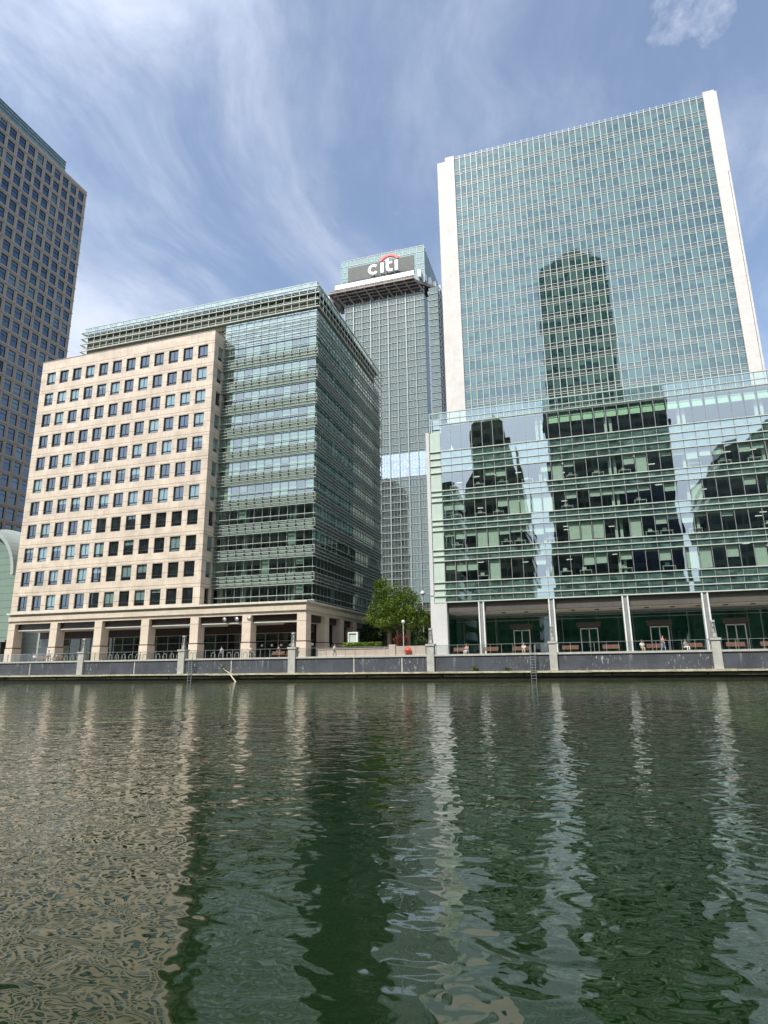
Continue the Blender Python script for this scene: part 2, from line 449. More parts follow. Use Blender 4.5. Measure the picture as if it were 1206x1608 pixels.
MB().box(-400, 300, QY - 0.12, QY + 0.5, -2, 0.84).build('lower_wall', M['lower_dark'], qw)
mb = MB(); xx = -400
while xx < 300: mb.box(xx, xx + 9.4, QY - 0.36, QY - 0.12, 0.46, 0.72); xx += 9.6
mb.build('fender_beam', M['lichen'], qw)
# pale vertical joint strips seen between pillars
mb = MB()
for x in (-79.3, -60.6, -45.1, -27.6, -21.3): mb.box(x, x + 0.16, QY - 0.03, QY, 1.06, 2.84)
mb.build('joint_strip', M['pale_stone'], qw)

# pillars with lantern obelisks
ords = ['far left', 'second from the left', 'third from the left', 'beside the white corner pier', 'fifth from the left before the glass podium', 'rightmost']
for i, (px_, wd) in enumerate(PIL):
    r = thing('quay_pillar', 'pale square quay pillar with slim tapering lantern, ' + ords[i], 'pillar', (px_, QY - 0.2, 1.06), group='lantern pillars along the quay')
    h = wd / 2 * 0.86
    mb = MB(); mb.box(px_ - h, px_ + h, QY - 0.32, QY + 0.7, 1.06, 4.08)
    mb.build('pedestal', M['pale_stone'], r)
    MB().box(px_ - h - 0.1, px_ + h + 0.1, QY - 0.42, QY + 0.8, 4.08, 4.32).build('cap', M['pale_stone'], r)
    cy = QY + 0.2; x = px_ + (0.0)
    mb = MB()
    for sx in (-1, 1):
        for sy in (-1, 1):
            mb.path([(x + sx * 0.22, cy + sy * 0.22, 4.32), (x + sx * 0.14, cy + sy * 0.14, 6.0)], [0.045, 0.04], 6)
    for z, hw in ((4.36, 0.27), (4.9, 0.2), (5.45, 0.18)): mb.box(x - hw, x + hw, cy - hw, cy + hw, z, z + 0.06)
    mb.build('lantern_frame', M['grey_metal'], r)
    mb = MB(); mb.prism([(x - 0.17, cy - 0.17, 4.42), (x + 0.17, cy - 0.17, 4.42), (x + 0.17, cy + 0.17, 4.42), (x - 0.17, cy + 0.17, 4.42)], (0, 0, 0.48))
    mb.tube((x, cy, 4.9), (x, cy, 5.95), 0.11, 0.085, 8); mb.build('lantern_glass', M['pale_stone'], r)
    MB().box(x - 0.2, x + 0.2, cy - 0.2, cy + 0.2, 6.0, 6.22).build('lantern_top', M['pale_stone'], r)

# balustrades between pillars
M['rail_glass'] = clear_mat('balustrade_glass', (0.80, 0.86, 0.84), 0.10, (0.8, 0.85, 0.85))
segs = [(-112.0, PIL[0][0])] + [(PIL[i][0], PIL[i + 1][0]) for i in range(5)] + [(PIL[5][0], 34.0)]
bl_lab = ['glass balustrade at the far left end of the quay', 'glass balustrade in front of the left cycle stands', 'glass balustrade above the left ladder',
          'glass balustrade in front of the pink planter wall', 'glass balustrade above the right ladder', 'glass balustrade before the middle podium doors', 'glass balustrade at the right end of the quay']
for (a, b), lab in zip(segs, bl_lab):
    a += 0.65; b -= 0.65; n = max(2, round((b - a) / 1.36)); st = (b - a) / n
    r = thing('glass_balustrade', lab, 'balustrade', (a, QY + 0.25, 3.07), group='glass balustrades on the quay coping')
    y = QY + 0.3
    MB().box(a, b, y - 0.03, y + 0.03, 4.13, 4.18).build('handrail', M['steel'], r)
    me = MB().box(-0.02, 0.02, -0.035, 0.06, 0, 1.06).mesh('post', M['grey_metal'])
    for k in range(n + 1):
        o = bpy.data.objects.new('post', me); COL.objects.link(o); o.parent = r; o.location = (k * st, 0.05, 0)
    mb = MB()
    for k in range(n): mb.pane(a + k * st + 0.05, a + (k + 1) * st - 0.05, y, 3.16, 4.10)
    mb.build('glass_panel', M['rail_glass'], r)

# ladders
def ladder(x, lab):
    r = thing('ladder', lab, 'ladder', (x, QY - 0.3, 0), group='steel ladders down the quay wall')
    mb = MB()
    for s in (-0.27, 0.27):
        mb.path([(x + s, QY - 0.78, 0.0), (x + s, QY - 0.78, 3.1), (x + s, QY - 0.7, 3.75), (x + s, QY - 0.3, 3.95), (x + s, QY + 0.1, 3.6), (x + s, QY + 0.12, 3.08)], [0.035] * 6, 6)
    mb.build('side_rail', M['steel'], r)
    me = MB(); me.box(-0.27, 0.27, -0.03, 0.03, -0.025, 0.025)
    me = me.mesh('rung', M['steel'])
    for k in range(10):
        o = bpy.data.objects.new('rung', me); COL.objects.link(o); o.parent = r; o.location = (0, -0.48, 0.2 + k * 0.3)
    mb = MB()
    for z in (1.3, 2.6):
        for s in (-0.27, 0.27): mb.box(x + s - 0.02, x + s + 0.02, QY - 0.78, QY, z, z + 0.05)
    mb.build('bracket', M['steel'], r)
ladder(-50.9, 'steel ladder on the slate quay wall below the stone colonnade')
ladder(-5.4, 'steel ladder on the slate quay wall in front of the glass podium')

# ------------------------------------------------------------------ left office building (stone bay + glass block)
SY = 83.7; GY = 87.0
SX0, SX1 = -93.45, -56.0
GX1 = -38.45
ob = thing('office_building', 'beige stone and green glass office block above a stone colonnade', 'building', (-66, 100, PZ))
WT0 = 56.27; PIT = 4.215; BAY = 2.985; WW = 1.95; WH = 2.5
wx = [(-102.27 * .9 + i * BAY) for i in range(12)]
wz = [WT0 - PIT * k for k in range(11)]
TOP = 58.65
mb = MB()
D0, D1 = SY, SY + 0.6
edges = [SX0] + sum([[x, x + WW] for x in wx], []) + [SX1]
for k in range(12):
    zt = TOP if k == 0 else wz[k - 1] - WH
    zb = wz[k] if k < 11 else 11.2
    mb.box(SX0, SX1, D0, D1, zb, zt)
for k in range(11):
    for i in range(0, len(edges), 2):
        mb.box(edges[i], edges[i + 1], D0, D1, wz[k] - WH, wz[k])
mb.build('stone_wall', M['stone'], ob)
# return wall facing right with one window per floor, and left return
mb = MB(); ra, rb = SY + 1.25, SY + 2.7
for k in range(12):
    zt = TOP if k == 0 else wz[k - 1] - WH
    zb = wz[k] if k < 11 else 11.2
    mb.box(SX1 - 0.6, SX1, D1, GY + 0.6, zb, zt)
for k in range(11):
    mb.box(SX1 - 0.6, SX1, D1, ra, wz[k] - WH, wz[k]); mb.box(SX1 - 0.6, SX1, rb, GY + 0.6, wz[k] - WH, wz[k])
mb.box(SX0, SX0 + 0.6, D1, 118, 11.2, TOP)
mb.box(SX0 + 0.6, SX1 - 0.6, D1, 117.9, TOP - 0.9, TOP - 0.6)
mb.build('stone_return_wall', M['stone_side'], ob)
M['coping_dark'] = simple('roof_coping', (0.30, 0.27, 0.23), 0.5)
MB().box(SX0 - 0.05, SX1 + 0.05, D0 - 0.05, D1, TOP, TOP + 0.12).build('parapet_cap', M['coping_dark'], ob)
MB().box(SX0 + 1.0, SX1 - 1.2, D1 + 3.0, D1 + 3.2, 11.3, TOP - 1).build('inner_wall', M['dark'], ob)
M['win_stone'] = pane_mat('office_window_glass', BAY, wx[0] - 0.5, PIT, wz[10] - WH - 0.2, 0, r0=0.23, gl=(0.60, 0.74, 0.84), dark=(0.012, 0.014, 0.014),
                          blind=(0.22, 0.33, 0.32), blind_p=0.40, zone=(0.05, 0.65), tilt=0.01, group=2)


def window_set(root, places, me_glass, me_frame, name, nmax=100):
    """places: list of (location, world size measure); the largest nmax become parts, the rest one mesh"""
    places = sorted(places, key=lambda p: -p[1]); o0 = Vector(wpos(root))
    for loc, _ in places[:nmax]:
        g = bpy.data.objects.new(name, me_glass); COL.objects.link(g); g.parent = root; g.location = Vector(loc) - o0
        f = bpy.data.objects.new('window_frame', me_frame); COL.objects.link(f); f.parent = g
    rest = places[nmax:]
    if rest:
        bm = bmesh.new()
        vs = []; fs = []; mi = []
        for loc, _ in rest:
            for q, me in enumerate((me_glass, me_frame)):
                n = len(vs); vs += [tuple(v.co + Vector(loc) - o0) for v in me.vertices]
                for p in me.polygons: fs.append(tuple(n + i for i in p.vertices)); mi.append(q)
        bm.free()
        me = bpy.data.meshes.new('smaller_windows'); me.from_pydata(vs, [], fs)
        me.materials.append(me_glass.materials[0]); me.materials.append(me_frame.materials[0])
        me.polygons.foreach_set('material_index', mi)
        o = bpy.data.objects.new('smaller_windows', me); COL.objects.link(o); o.parent = root; o['kind'] = 'stuff'


def view_size(loc, dims):
    a = proj(loc); b = proj((loc[0] + dims[0], loc[1] + dims[1], loc[2] + dims[2]))
    if a is None or b is None: return 0
    cx, cy = (a[0] + b[0]) / 2, (a[1] + b[1]) / 2
    s = abs(a[0] - b[0]) * abs(a[1] - b[1])
    if not (0 <= cx <= 1206 and 0 <= cy <= 1608): s *= 0.001
    return s


gm = MB().box(0, WW, 0.30, 0.34, 0, WH).mesh('window', M['win_stone'])
fb = MB()
fb.box(0, 0.07, 0.2, 0.30, 0, WH); fb.box(WW - 0.07, WW, 0.2, 0.30, 0, WH); fb.box(0.07, WW - 0.07, 0.2, 0.30, WH - 0.08, WH)
fb.box(0.07, WW - 0.07, 0.2, 0.30, 0, 0.09); fb.box(0.07, WW - 0.07, 0.18, 0.29, 0.52, 0.62); fb.box(WW * .5 - 0.025, WW * .5 + 0.025, 0.24, 0.30, 0.62, WH - 0.08)
fb.box(-0.0, WW, 0.02, 0.18, 0.0, 0.10)
fm = fb.mesh('window_frame', M['frame_dark'])
pl = []
for x in wx:
    for z in wz: pl.append(((x, SY, z - WH), view_size((x, SY, z - WH), (WW, 0, WH))))
window_set(ob, pl, gm, fm, 'window')
for z in wz:
    mb = MB(); mf = MB()
    mb.box(SX1 - 0.34, SX1 - 0.30, ra, rb, z - WH, z)
    mf.box(SX1 - 0.3, SX1 - 0.18, ra, rb, z - WH + 0.52, z - WH + 0.62); mf.box(SX1 - 0.3, SX1 - 0.18, ra, rb, z - WH, z - WH + 0.1)
    mf.box(SX1 - 0.3, SX1 - 0.2, ra, ra + 0.07, z - WH + 0.62, z)
    o = mb.build('return_window', M['win_stone'], ob); mf.build('window_frame', M['frame_dark'], o)

# glass block ---------------------------------------------------------
GZ = [56.5 - 4.235 * k for k in range(11)]
GB = 1.492
SF = 122.3                     # far end of the side face
GXL = -56.0
M['gb_front'] = clear_mat('green_ribbon_glass', (0.56, 0.68, 0.62), 0.30, (0.78, 0.93, 0.92), GB, GX1, 4.235, 14.15)
M['gb_side'] = pane_mat('side_ribbon_glass', GB, GY, 4.235, 12.0, 1, r0=0.20, gl=(0.60, 0.80, 0.74), dark=(0.010, 0.018, 0.015), blind=(0.15, 0.22, 0.20), blind_p=0.3, zone=(0.4, 1.0))
M['spandrel_green'] = pane_mat('spandrel_glass', GB, GX1, 4.235, 12.0, 0, r0=0.15, gl=(0.7, 0.85, 0.8), dark=(0.08, 0.11, 0.095), blind=(0.1, 0.13, 0.115), blind_p=0.2)
rr = random.Random(11)
for k, zt in enumerate(GZ):
    zb = zt - 2.55
    MB().pane(GXL, GX1, GY, zb, zt).build('ribbon_window', M['gb_front'], ob)
    MB().box(GX1 - 0.04, GX1, GY + 0.05, SF, zb, zt).build('side_ribbon_window', M['gb_side'], ob)
    zs = (GZ[k + 1] if k < 10 else 11.3)
    MB().box(GXL, GX1, GY - 0.04, GY + 0.3, zs, zb).build('spandrel_panel', M['spandrel_light'], ob)
    MB().box(GX1 - 0.3, GX1 + 0.02, GY + 0.3, SF, zs, zb).build('side_spandrel_panel', M['spandrel_green'], ob)
    # interior
    MB().box(GXL, GX1 - 0.35, GY + 0.32, GY + 7, zs + 0.4, zb - 0.25).build('floor_slab', M['int_ceiling'], ob)
    mb = MB(); x = GX1
    while x > GXL + 0.1:
        p = 0.75 if k < 6 else 0.12
        if k == 6: p = 0.35
        if rr.random() < p:
            d = rr.choice((0.45, 0.6, 0.9, 1.0, 1.0)) * 2.3
            mb.box(max(x - GB, GXL) + 0.08, x - 0.08, GY + 0.2, GY + 0.22, zt - d, zt)
        x -= GB
    if mb.v: mb.build('blind', M['blind'], ob)
mb = MB()
for x in (-51.4, -50.8, -43.0, -42.4): mb.box(x, x + 0.28, GY + 1.0, GY + 1.4, 11.3, 56)
mb.build('inner_column', M['int_white'], ob)
MB().box(GXL, GX1 - 0.5, GY + 7, GY + 7.2, 11.3, 57).build('core_wall', M['int_wall'], ob)
MB().box(SX0 + 0.6, GX1 - 0.4, SF - 0.3, SF, 3, 61).build('rear_wall', M['dark'], ob)
# upper zone : closed band, louvre band, parapet
M['gb_band'] = pane_mat('parapet_band_glass', GB, GX1, 4.2, 57, 0, r0=0.35, gl=(0.8, 0.95, 0.95), dark=(0.16, 0.21, 0.2), blind=(0.2, 0.25, 0.23), blind_p=0.3)
mb = MB(); mb.box(GXL, GX1, GY, GY + 0.3, 56.5, 61.3); mb.box(GX1 - 0.3, GX1, GY + 0.3, SF, 56.5, 61.3); mb.build('upper_band', M['gb_band'], ob)
LX = -87.6
M['olive'] = simple('olive_louvre_recess', (0.055, 0.055, 0.03), 0.7, var=0.4)
mb = MB(); mb.box(LX, GX1 - 0.9, GY + 0.9, SF - 1, 58.4, 65.2); mb.build('plant_screen', M['olive'], ob)
mb = MB(); mb.box(LX, GX1, GY, GY + 0.06, 65.35, 66.55); mb.box(GX1 - 0.06, GX1, GY + 0.06, SF, 65.35, 66.55)
mb.build('parapet_glass', M['gb_band'], ob)
mb = MB(); mb.box(LX - .05, GX1 + 0.06, GY - 0.06, GY + 0.12, 66.55, 66.68); mb.box(GX1 - 0.12, GX1 + 0.06, GY + 0.12, SF, 66.55, 66.68)
mb.build('parapet_cap', M['cream_metal'], ob)
MB().box(LX, GX1 - 0.1, GY + 0.1, SF - 0.5, 65.2, 65.3).build('roof', M['dark'], ob)
# horizontal blades
M['blade'] = simple('green_grey_blade', (0.50, 0.56, 0.50), 0.35, var=0.1)
BL = M['blade']
def blade(zc, out_, name='sunshade', x0=GXL, th=0.065):
    mb = MB(); mb.box(x0, GX1 + out_, GY - out_, GY - out_ + 0.22, zc - th / 2, zc + th / 2)
    mb.box(GX1 + out_ - 0.22, GX1 + out_, GY - out_ + 0.22, SF + 0.4, zc - th / 2, zc + th / 2)
    if x0 < -80: mb.box(x0 - 0.3, x0 + 0.0, GY - out_, GY + 1.5, zc - th / 2, zc + th / 2)
    mb.build(name, BL, ob)
for k, zt in enumerate(GZ):
    for dz_ in (0.0, -1.62, -2.5, -3.1, -3.68): blade(zt + dz_, 0.5)
for z in (57.5, 58.3, 59.1, 59.85): blade(z, 0.5)
for z in (61.42, 62.85, 64.1, 65.35): blade(z, 0.75, 'louvre_blade', LX, 0.14)
mb = MB(); x = GX1
while x > LX: mb.box(x - 0.04, x + 0.04, GY - 0.62, GY - 0.54, 61.4, 65.4); x -= GB
y = GY
while y < SF: mb.box(GX1 + 0.55, GX1 + 0.62, y - 0.04, y + 0.04, 61.4, 65.4); y += GB
for zc in (62.1, 63.4, 64.7):
    mb.box(LX, GX1 + .4, GY - 0.4, GY - 0.36, zc - 0.03, zc + 0.03)
mb.build('louvre_post', BL, ob)
mb = MB(); x = GX1
while x > GXL:
    mb.box(x - 0.035, x + 0.035, GY - 0.06, GY - 0.0, 11.4, 61.3); x -= GB
x = GX1
while x > LX: mb.box(x - 0.03, x + 0.03, GY - 0.03, GY - 0.0, 65.35, 66.5); x -= GB
mb.build('mullion', M['grey_metal'], ob); mb = MB()
y = GY + GB
while y < SF:
    mb.box(GX1 + 0.02, GX1 + 0.07, y - 0.035, y + 0.035, 11.4, 61.3); y += GB
mb.build('side_mullion', M['grey_metal'], ob)
mb = MB(); x = GX1
while x > GXL:
    for zt in GZ:
        for a, b in ((-3.68, -2.5),): mb.box(x - 0.02, x + 0.02, GY - 0.45, GY - 0.06, zt + a, zt + b)
    x -= GB
y = GY
while y < SF:
    for zt in GZ: mb.box(GX1 + 0.1, GX1 + 0.45, y - 0.02, y + 0.02, zt - 3.68, zt - 2.5)
    y += GB
mb.build('shade_bracket', M['grey_metal'], ob, kind='stuff')
# bright end strips of the side wall: a reflection as pale colour, not assigned to any part
M['pale_reflection'] = simple('pale_side_reflection', (0.50, 0.53, 0.52), 0.5)

# entablature + colonnade
CX1 = -37.95; CSF = 112.0
mb = MB(); mb.box(SX0 - 0.3, CX1 + 0.35, SY - 0.45, SY + 0.5, 11.02, 11.3); mb.box(CX1 - 0.6, CX1 + 0.35, SY + 0.5, CSF, 11.02, 11.3)
mb.build('cornice_cap', M['cornice_cap'], ob)
mb = MB(); mb.box(SX0, CX1, SY + 0.05, SY + 0.6, 10.62, 11.02); mb.box(CX1 - 0.6, CX1, SY + 0.6, CSF, 10.62, 11.02)
mb.box(SX0 - 0.05, CX1 + 0.15, SY - 0.2, SY + 0.6, 9.9, 10.62); mb.box(CX1 - 0.6, CX1 + 0.15, SY + 0.6, CSF, 9.9, 10.62)
mb.box(SX0, CX1 - 0.03, SY + 0.06, SY + 0.6, 9.42, 9.9); mb.box(CX1 - 0.6, CX1 - 0.03, SY + 0.6, CSF, 9.42, 9.9)
mb.build('cornice', M['cornice'], ob)
MB().box(SX0 + 0.6, CX1 - 0.6, SY + 0.6, GY + 0.3, 11.1, 11.2).build('terrace_slab', M['cornice_cap'], ob)
colx = [(-103.88 * .9 + i * 9.03) for i in range(7)]
CW = 1.45
def stone_column(cx, cy):
    c = MB(); c.box(cx, cx + CW, cy, cy + 1.75, 5.52, 9.42); c.box(cx - 0.06, cx + CW + 0.06, cy - 0.06, cy + 1.81, PZ, 5.36)
    c.box(cx - 0.04, cx + CW + 0.04, cy - 0.04, cy + 1.79, 8.4, 8.52)
    o = c.build('column', M['stone_plain'], ob)
    MB().box(cx + 0.03, cx + CW - 0.03, cy + 0.03, cy + 1.72, 5.36, 5.52).build('column_band', M['dark_stone'], o)
for x in colx: stone_column(x, SY)
for y in (91.0, 97.6, 104.0): stone_column(CX1 - CW, y)
mb = MB()
for i in range(6): mb.box(colx[i] + CW, colx[i + 1], SY + 0.7, SY + 1.1, 8.42, 9.42)
for a, b in ((85.5, 91), (92.8, 97.6), (99.4, 104), (105.8, 111)): mb.box(CX1 - 1.1, CX1 - 0.7, a, b, 8.42, 9.42)
mb.build('brown_beam', M['brown'], ob)
mb = MB()
for i in range(6): mb.box(colx[i] + CW, colx[i + 1], SY + 0.6, SY + 1.15, 8.28, 8.42)
mb.build('beam_trim', M['cream_metal'], ob)
MB().box(SX0 + 0.6, CX1 - 1.2, SY + 1.2, 91.5, 8.30, 8.36).build('ceiling', M['soffit'], ob)
# shopfront
M['shop_glass'] = clear_mat('shopfront_glass', (0.42, 0.47, 0.40), 0.10, (0.8, 0.9, 0.88), 2.2, -90, 6, 3)
MB().pane(SX0 + 0.6, CX1 - 1.6, 90.0, 3.0, 7.1).build('shopfront', M['shop_glass'], ob)
MB().box(SX0 + 0.6, CX1 - 1.6, 89.9, 90.3, 7.1, 8.3).build('shop_fascia', M['brown'], ob)
MB().box(CX1 - 1.64, CX1 - 1.6, 90.3, 112, 3.0, 8.3).build('side_shopfront', M['shop_glass'], ob)
mb = MB(); x = SX0 + 0.6
while x < CX1 - 1.7: mb.box(x - 0.05, x + 0.05, 89.88, 90.0, 3, 7.1); x += 2.26
mb.box(SX0 + 0.6, CX1 - 1.6, 89.87, 89.99, 5.75, 5.85); mb.box(SX0 + 0.6, CX1 - 1.6, 89.87, 89.99, 7.0, 7.1)
mb.build('shopfront_frame', M['grey_metal'], ob)
mb = MB(); rr = random.Random(4); x = SX0 + 0.8
while x < CX1 - 3:
    if rr.random() < 0.7: mb.box(x, x + 2.1, 90.3, 90.34, rr.choice((5.9, 6.2, 4.2)), 7.05)
    x += 2.26
M['sheer'] = simple('olive_window_sheer', (0.16, 0.18, 0.12), 0.9, var=0.3)
mb.build('shop_blind', M['sheer'], ob)
MB().box(SX0 + 0.6, CX1 - 2, 96, 96.2, 3, 9).build('shop_back_wall', M['int_wall'], ob)
# ceiling discs
mb = MB()
for i in (4, 5):
    cx = colx[i] + 5.8 + (0.6 if i == 5 else 0)
    mb.tube((cx, 87.0, 8.08), (cx, 87.0, 8.22), 1.0, 1.0, 20); mb.tube((cx, 87.0, 8.22), (cx, 87.0, 8.31), 0.15)
mb.build('ceiling_disc', M['brown'], ob)

# three steel spotlights on the beam
for q, x in enumerate((-51.3, -49.2, -47.1)):
    r = thing('spotlight', 'round steel spotlight under the stone cornice, ' + ('left', 'middle', 'right')[q] + ' one of three', 'spotlight', (x, SY + 0.3, 9.0), group='spotlights under the cornice')
    mb = MB(); mb.smooth = True; mb.tube((x, SY + 0.35, 9.0), (x - 0.03, SY - 0.12, 8.88), 0.12, 0.34, 14)
    mb.build('lamp_dish', M['steel'], r)
    MB().box(x - 0.04, x + 0.04, SY + 0.3, SY + 0.72, 8.92, 9.02).build('arm', M['frame_dark'], r)
# white globe lamps by the shopfront
for q, (x, cx) in enumerate(((-47.3, 0), (-45.6, 0), (-44.0, 0), (-42.5, 0), (-36.9 + -1.9, 0))):
    lab = ['first', 'second', 'third', 'fourth', 'fifth'][q]
    r = thing('globe_lamp', 'small white globe lamp on a post before the shopfront, %s from the left' % lab, 'lamp', (x, 88.2, PZ), group='white globe lamps under the colonnade')
    mb = MB(); mb.smooth = True; mb.sphere((x, 88.2, 5.1), 0.2); mb.build('globe', M['white_metal'], r)
    MB().box(x - 0.02, x + 0.02, 88.18, 88.22, PZ, 4.92).build('post', M['frame_dark'], r)

# ------------------------------------------------------------------ right glass podium + tower
PY = 81.9; PB = 1.49; PX0 = -16.72; PXR = 62.0; PEX = -18.83
pod = thing('glass_podium', 'wide low green glass office block on slim columns below the right tower', 'building', (20, 100, PZ))
M['pod_glass'] = clear_mat('podium_glass', (0.84, 0.94, 0.86), 0.32, (0.82, 0.93, 0.95), PB, PX0, 4.2, 11.2, tilt=0.012, amp=0.012)
M['pod_spandrel'] = pane_mat('podium_spandrel_glass', PB, PX0, 4.2, 11.2, 0, r0=0.42, gl=(0.78, 0.93, 0.93), dark=(0.06, 0.11, 0.09), blind=(0.07, 0.12, 0.10), blind_p=0.1, tilt=0.012, amp=0.012)
M['pale_green'] = stone_mat('pale_green_panel', (0.47, 0.56, 0.49), lines=((0.0, 0.05),), z0=12.6, pitch=2.1, jx=0.7, jx0=-18.3, seam=0.3, var=0.05)
M['white_panel'] = stone_mat('white_metal_panel', (0.56, 0.56, 0.55), lines=((0.0, 0.03),), z0=7.0, pitch=4.2, jx=0.75, jx0=-18.83, seam=0.2, var=0.04)
wins = [(31.2, 35.24), (25.41, 28.08), (21.25, 23.89), (17.05, 19.74), (12.62, 15.5)]
spans = [(28.08, 31.2, (30.16, 29.1)), (23.89, 25.41, (24.68,)), (19.74, 21.25, (20.49,)), (15.5, 17.05, (16.27,)), (9.98, 12.62, (11.67, 10.78))]
rr = random.Random(21)
nb = int((PXR - PX0) / PB)
all_blinds = []
for k, (zb, zt) in enumerate(wins):
    MB().pane(PX0, PXR, PY, zb, zt).build('ribbon_window', M['pod_glass'], pod)
    s0, s1, mids = spans[k]
    MB().box(PX0, PXR, PY, PY + 0.25, s0, s1).build('spandrel_panel', M['pod_spandrel'], pod)
    MB().box(PX0, PXR, PY + 0.3, PY + 14, s0 + 0.35, s1 - 0.1 if k else s1 - 0.3).build('floor_slab', M['int_ceiling'], pod)
    for z in (zt, zb) + tuple(mids):
        MB().box(PX0 - 1.55, PXR, PY - 0.17, PY - 0.0, z - 0.055, z + 0.055).build('white_fin', M['cream_metal'], pod)
    run = 0; drop = 1.0
    for b in range(nb):
        x = PX0 + b * PB
        if run <= 0:
            run = rr.choice((1, 1, 1, 2, 3)); on = rr.random() < (0.55 if k else 0.0); drop = rr.choice((0.25, 0.35, 0.45, 0.5, 0.5, 0.95))
        run -= 1
        d = min(0.98, drop + rr.uniform(-0.06, 0.06)) * (zt - zb)
        if on: all_blinds.append((x + 0.09, x + PB - 0.09, zt - d, zt))
        elif k and rr.random() < 0.3: all_blinds.append((x + 0.09, x + PB - 0.09, zt - 0.3, zt))
MB().box(PX0 - 1.5, PXR, PY - 0.17, PY, 9.86, 10.0).build('white_fin', M['cream_metal'], pod)
all_blinds.sort(key=lambda b: -view_size((b[0], PY, b[2]), (b[1] - b[0], 0, b[3] - b[2])))
for b in all_blinds[:96]: MB().box(b[0], b[1], PY + 0.3, PY + 0.32, b[2], b[3]).build('blind', M['blind'], pod)
mb = MB()
for b in all_blinds[96:]: mb.box(b[0], b[1], PY + 0.3, PY + 0.32, b[2], b[3])
o = mb.build('smaller_blinds', M['blind'], pod); o['kind'] = 'stuff'
# top storey: curved pale blinds
M['curve_blind'] = fabric('pale_green_sun_blind', (0.66, 0.90, 0.66))
for b in range(nb):
    x = PX0 + b * PB
    if -3.2 < x < 30 :
        mb = MB(); pr = [(x + 0.12, PY + 1.0, 35.0), (x + 0.12, PY + 0.65, 34.7), (x + 0.12, PY + 0.4, 34.2), (x + 0.12, PY + 0.3, 33.6)]
        for i in range(3): mb.poly([pr[i], pr[i + 1], (pr[i + 1][0] + PB - 0.24,) + pr[i + 1][1:], (pr[i][0] + PB - 0.24,) + pr[i][1:]])
        o = mb.build('curved_blind', M['curve_blind'], pod)
        so = o.modifiers.new('s', 'SOLIDIFY'); so.thickness = 0.02
mb = MB()
for c in range(-1, 6):
    x = 5.42 + 8.92 * c
    for dx_ in (-0.0, 0.62): mb.box(x + dx_, x + dx_ + 0.34, PY + 0.9, PY + 1.3, 10.4, 35.0)
mb.build('inner_column', M['int_white'], pod)
MB().box(PX0, PXR, PY + 12, PY + 12.2, 10.1, 35).build('core_wall', M['int_wall'], pod)
# desks near the glass
mb = MB(); rr = random.Random(3)
for (zb, zt) in wins[1:]:
    x = PX0 + 1
    while x < 34:
        if rr.random() < 0.55:
            z = zb + 0.0; mb.box(x, x + 1.5, PY + 0.6, PY + 1.3, z + 0.7, z + 0.76)
            for sx in (0.05, 1.42): mb.box(x + sx, x + sx + 0.05, PY + 0.65, PY + 1.25, z, z + 0.7)
            mb.box(x + 0.35, x + 0.85, PY + 1.1, PY + 1.13, z + 0.85, z + 1.2); mb.box(x + 0.58, x + 0.62, PY + 1.1, PY + 1.13, z + 0.74, z + 0.85)
        x += rr.choice((1.7, 2.4, 3.3))
mb.build('desk_row', M['int_white'], pod)
def glow(name, col, e):
    m, t, out = new_mat(name); em = t.n('ShaderNodeEmission'); em.inputs[0].default_value = (*col, 1); em.inputs[1].default_value = e; t.l(em.outputs[0], out.inputs[0]); return m
M['lampglow'] = glow('lit_ceiling_panel', (1.0, 0.97, 0.88), 1.1)
mb = MB(); rr = random.Random(9)
for (zb, zt) in wins[1:]:
    x = PX0 + 0.9
    while x < 36:
        for y in (2.2, 4.4, 6.6):
            if rr.random() < 0.16: mb.box(x, x + 0.8, PY + y, PY + y + 0.2, zt + 0.27, zt + 0.31)
        x += 2.98
mb.build('ceiling_lights', M['lampglow'], pod, kind='stuff')
# mullions
mb = MB()
for b in range(nb + 1):
    x = PX0 + b * PB; mb.box(x - 0.03, x + 0.03, PY - 0.05, PY - 0.0, 10.0, 35.2)
mb.build('mullion', M['grey_metal'], pod)
# left edge : pale strip, white corner pier
MB().box(PX0 - 1.55, PX0 - 0.03, PY + 0.02, PY + 0.4, 9.98, 34.2).build('corner_panel', M['pale_green'], pod)
MB().box(PEX, PEX + 0.5, PY - 0.1, PY + 6, 10.9, 34.25).build('corner_pier', M['white_panel'], pod)
MB().box(PEX, PX0 + 0.1, PY - 0.12, PY + 6, PZ, 9.86).build('corner_pier', M['white_panel'], pod)
MB().box(PEX + 0.0, PEX + 0.5, PY + 0.0, PY + 6, 9.86, 10.9).build('corner_pier', M['white_panel'], pod)
MB().box(PEX + 0.05, PEX + 0.3, PY + 6, 122, PZ, 34.2).build('side_wall', M['pod_spandrel'], pod)
mb = MB(); mb.box(-18.2, PX0, PY + 0.9, PY + 8, 34.3, 36.6); mb.build('roof_screen', M['pod_spandrel'], pod)
mb = MB()
for z in (35.2, 36.05): mb.box(-18.25, PXR, PY - 0.14, PY - 0.02, z - 0.05, z + 0.05)
mb.box(-18.25, PXR, PY - 0.14, PY + 0.02, 36.98, 37.1); mb.box(-18.25, -18.15, PY - 0.1, PY, 34.2, 36.98)
mb.build('roof_rail', M['cream_metal'], pod)
M['parapet_glass'] = clear_mat('parapet_glass', (0.72, 0.86, 0.82), 0.22, (0.8, 0.93, 0.97), PB, PX0, 4.2, 11.2, tilt=0.005)
MB().pane(PX0, PXR, PY, 35.3, 36.95).build('parapet_glass', M['parapet_glass'], pod)
MB().box(PX0, PXR, PY + 0.3, 122, 35.1, 35.25).build('roof', M['grey_metal'], pod)
mb = MB(); x = PX0
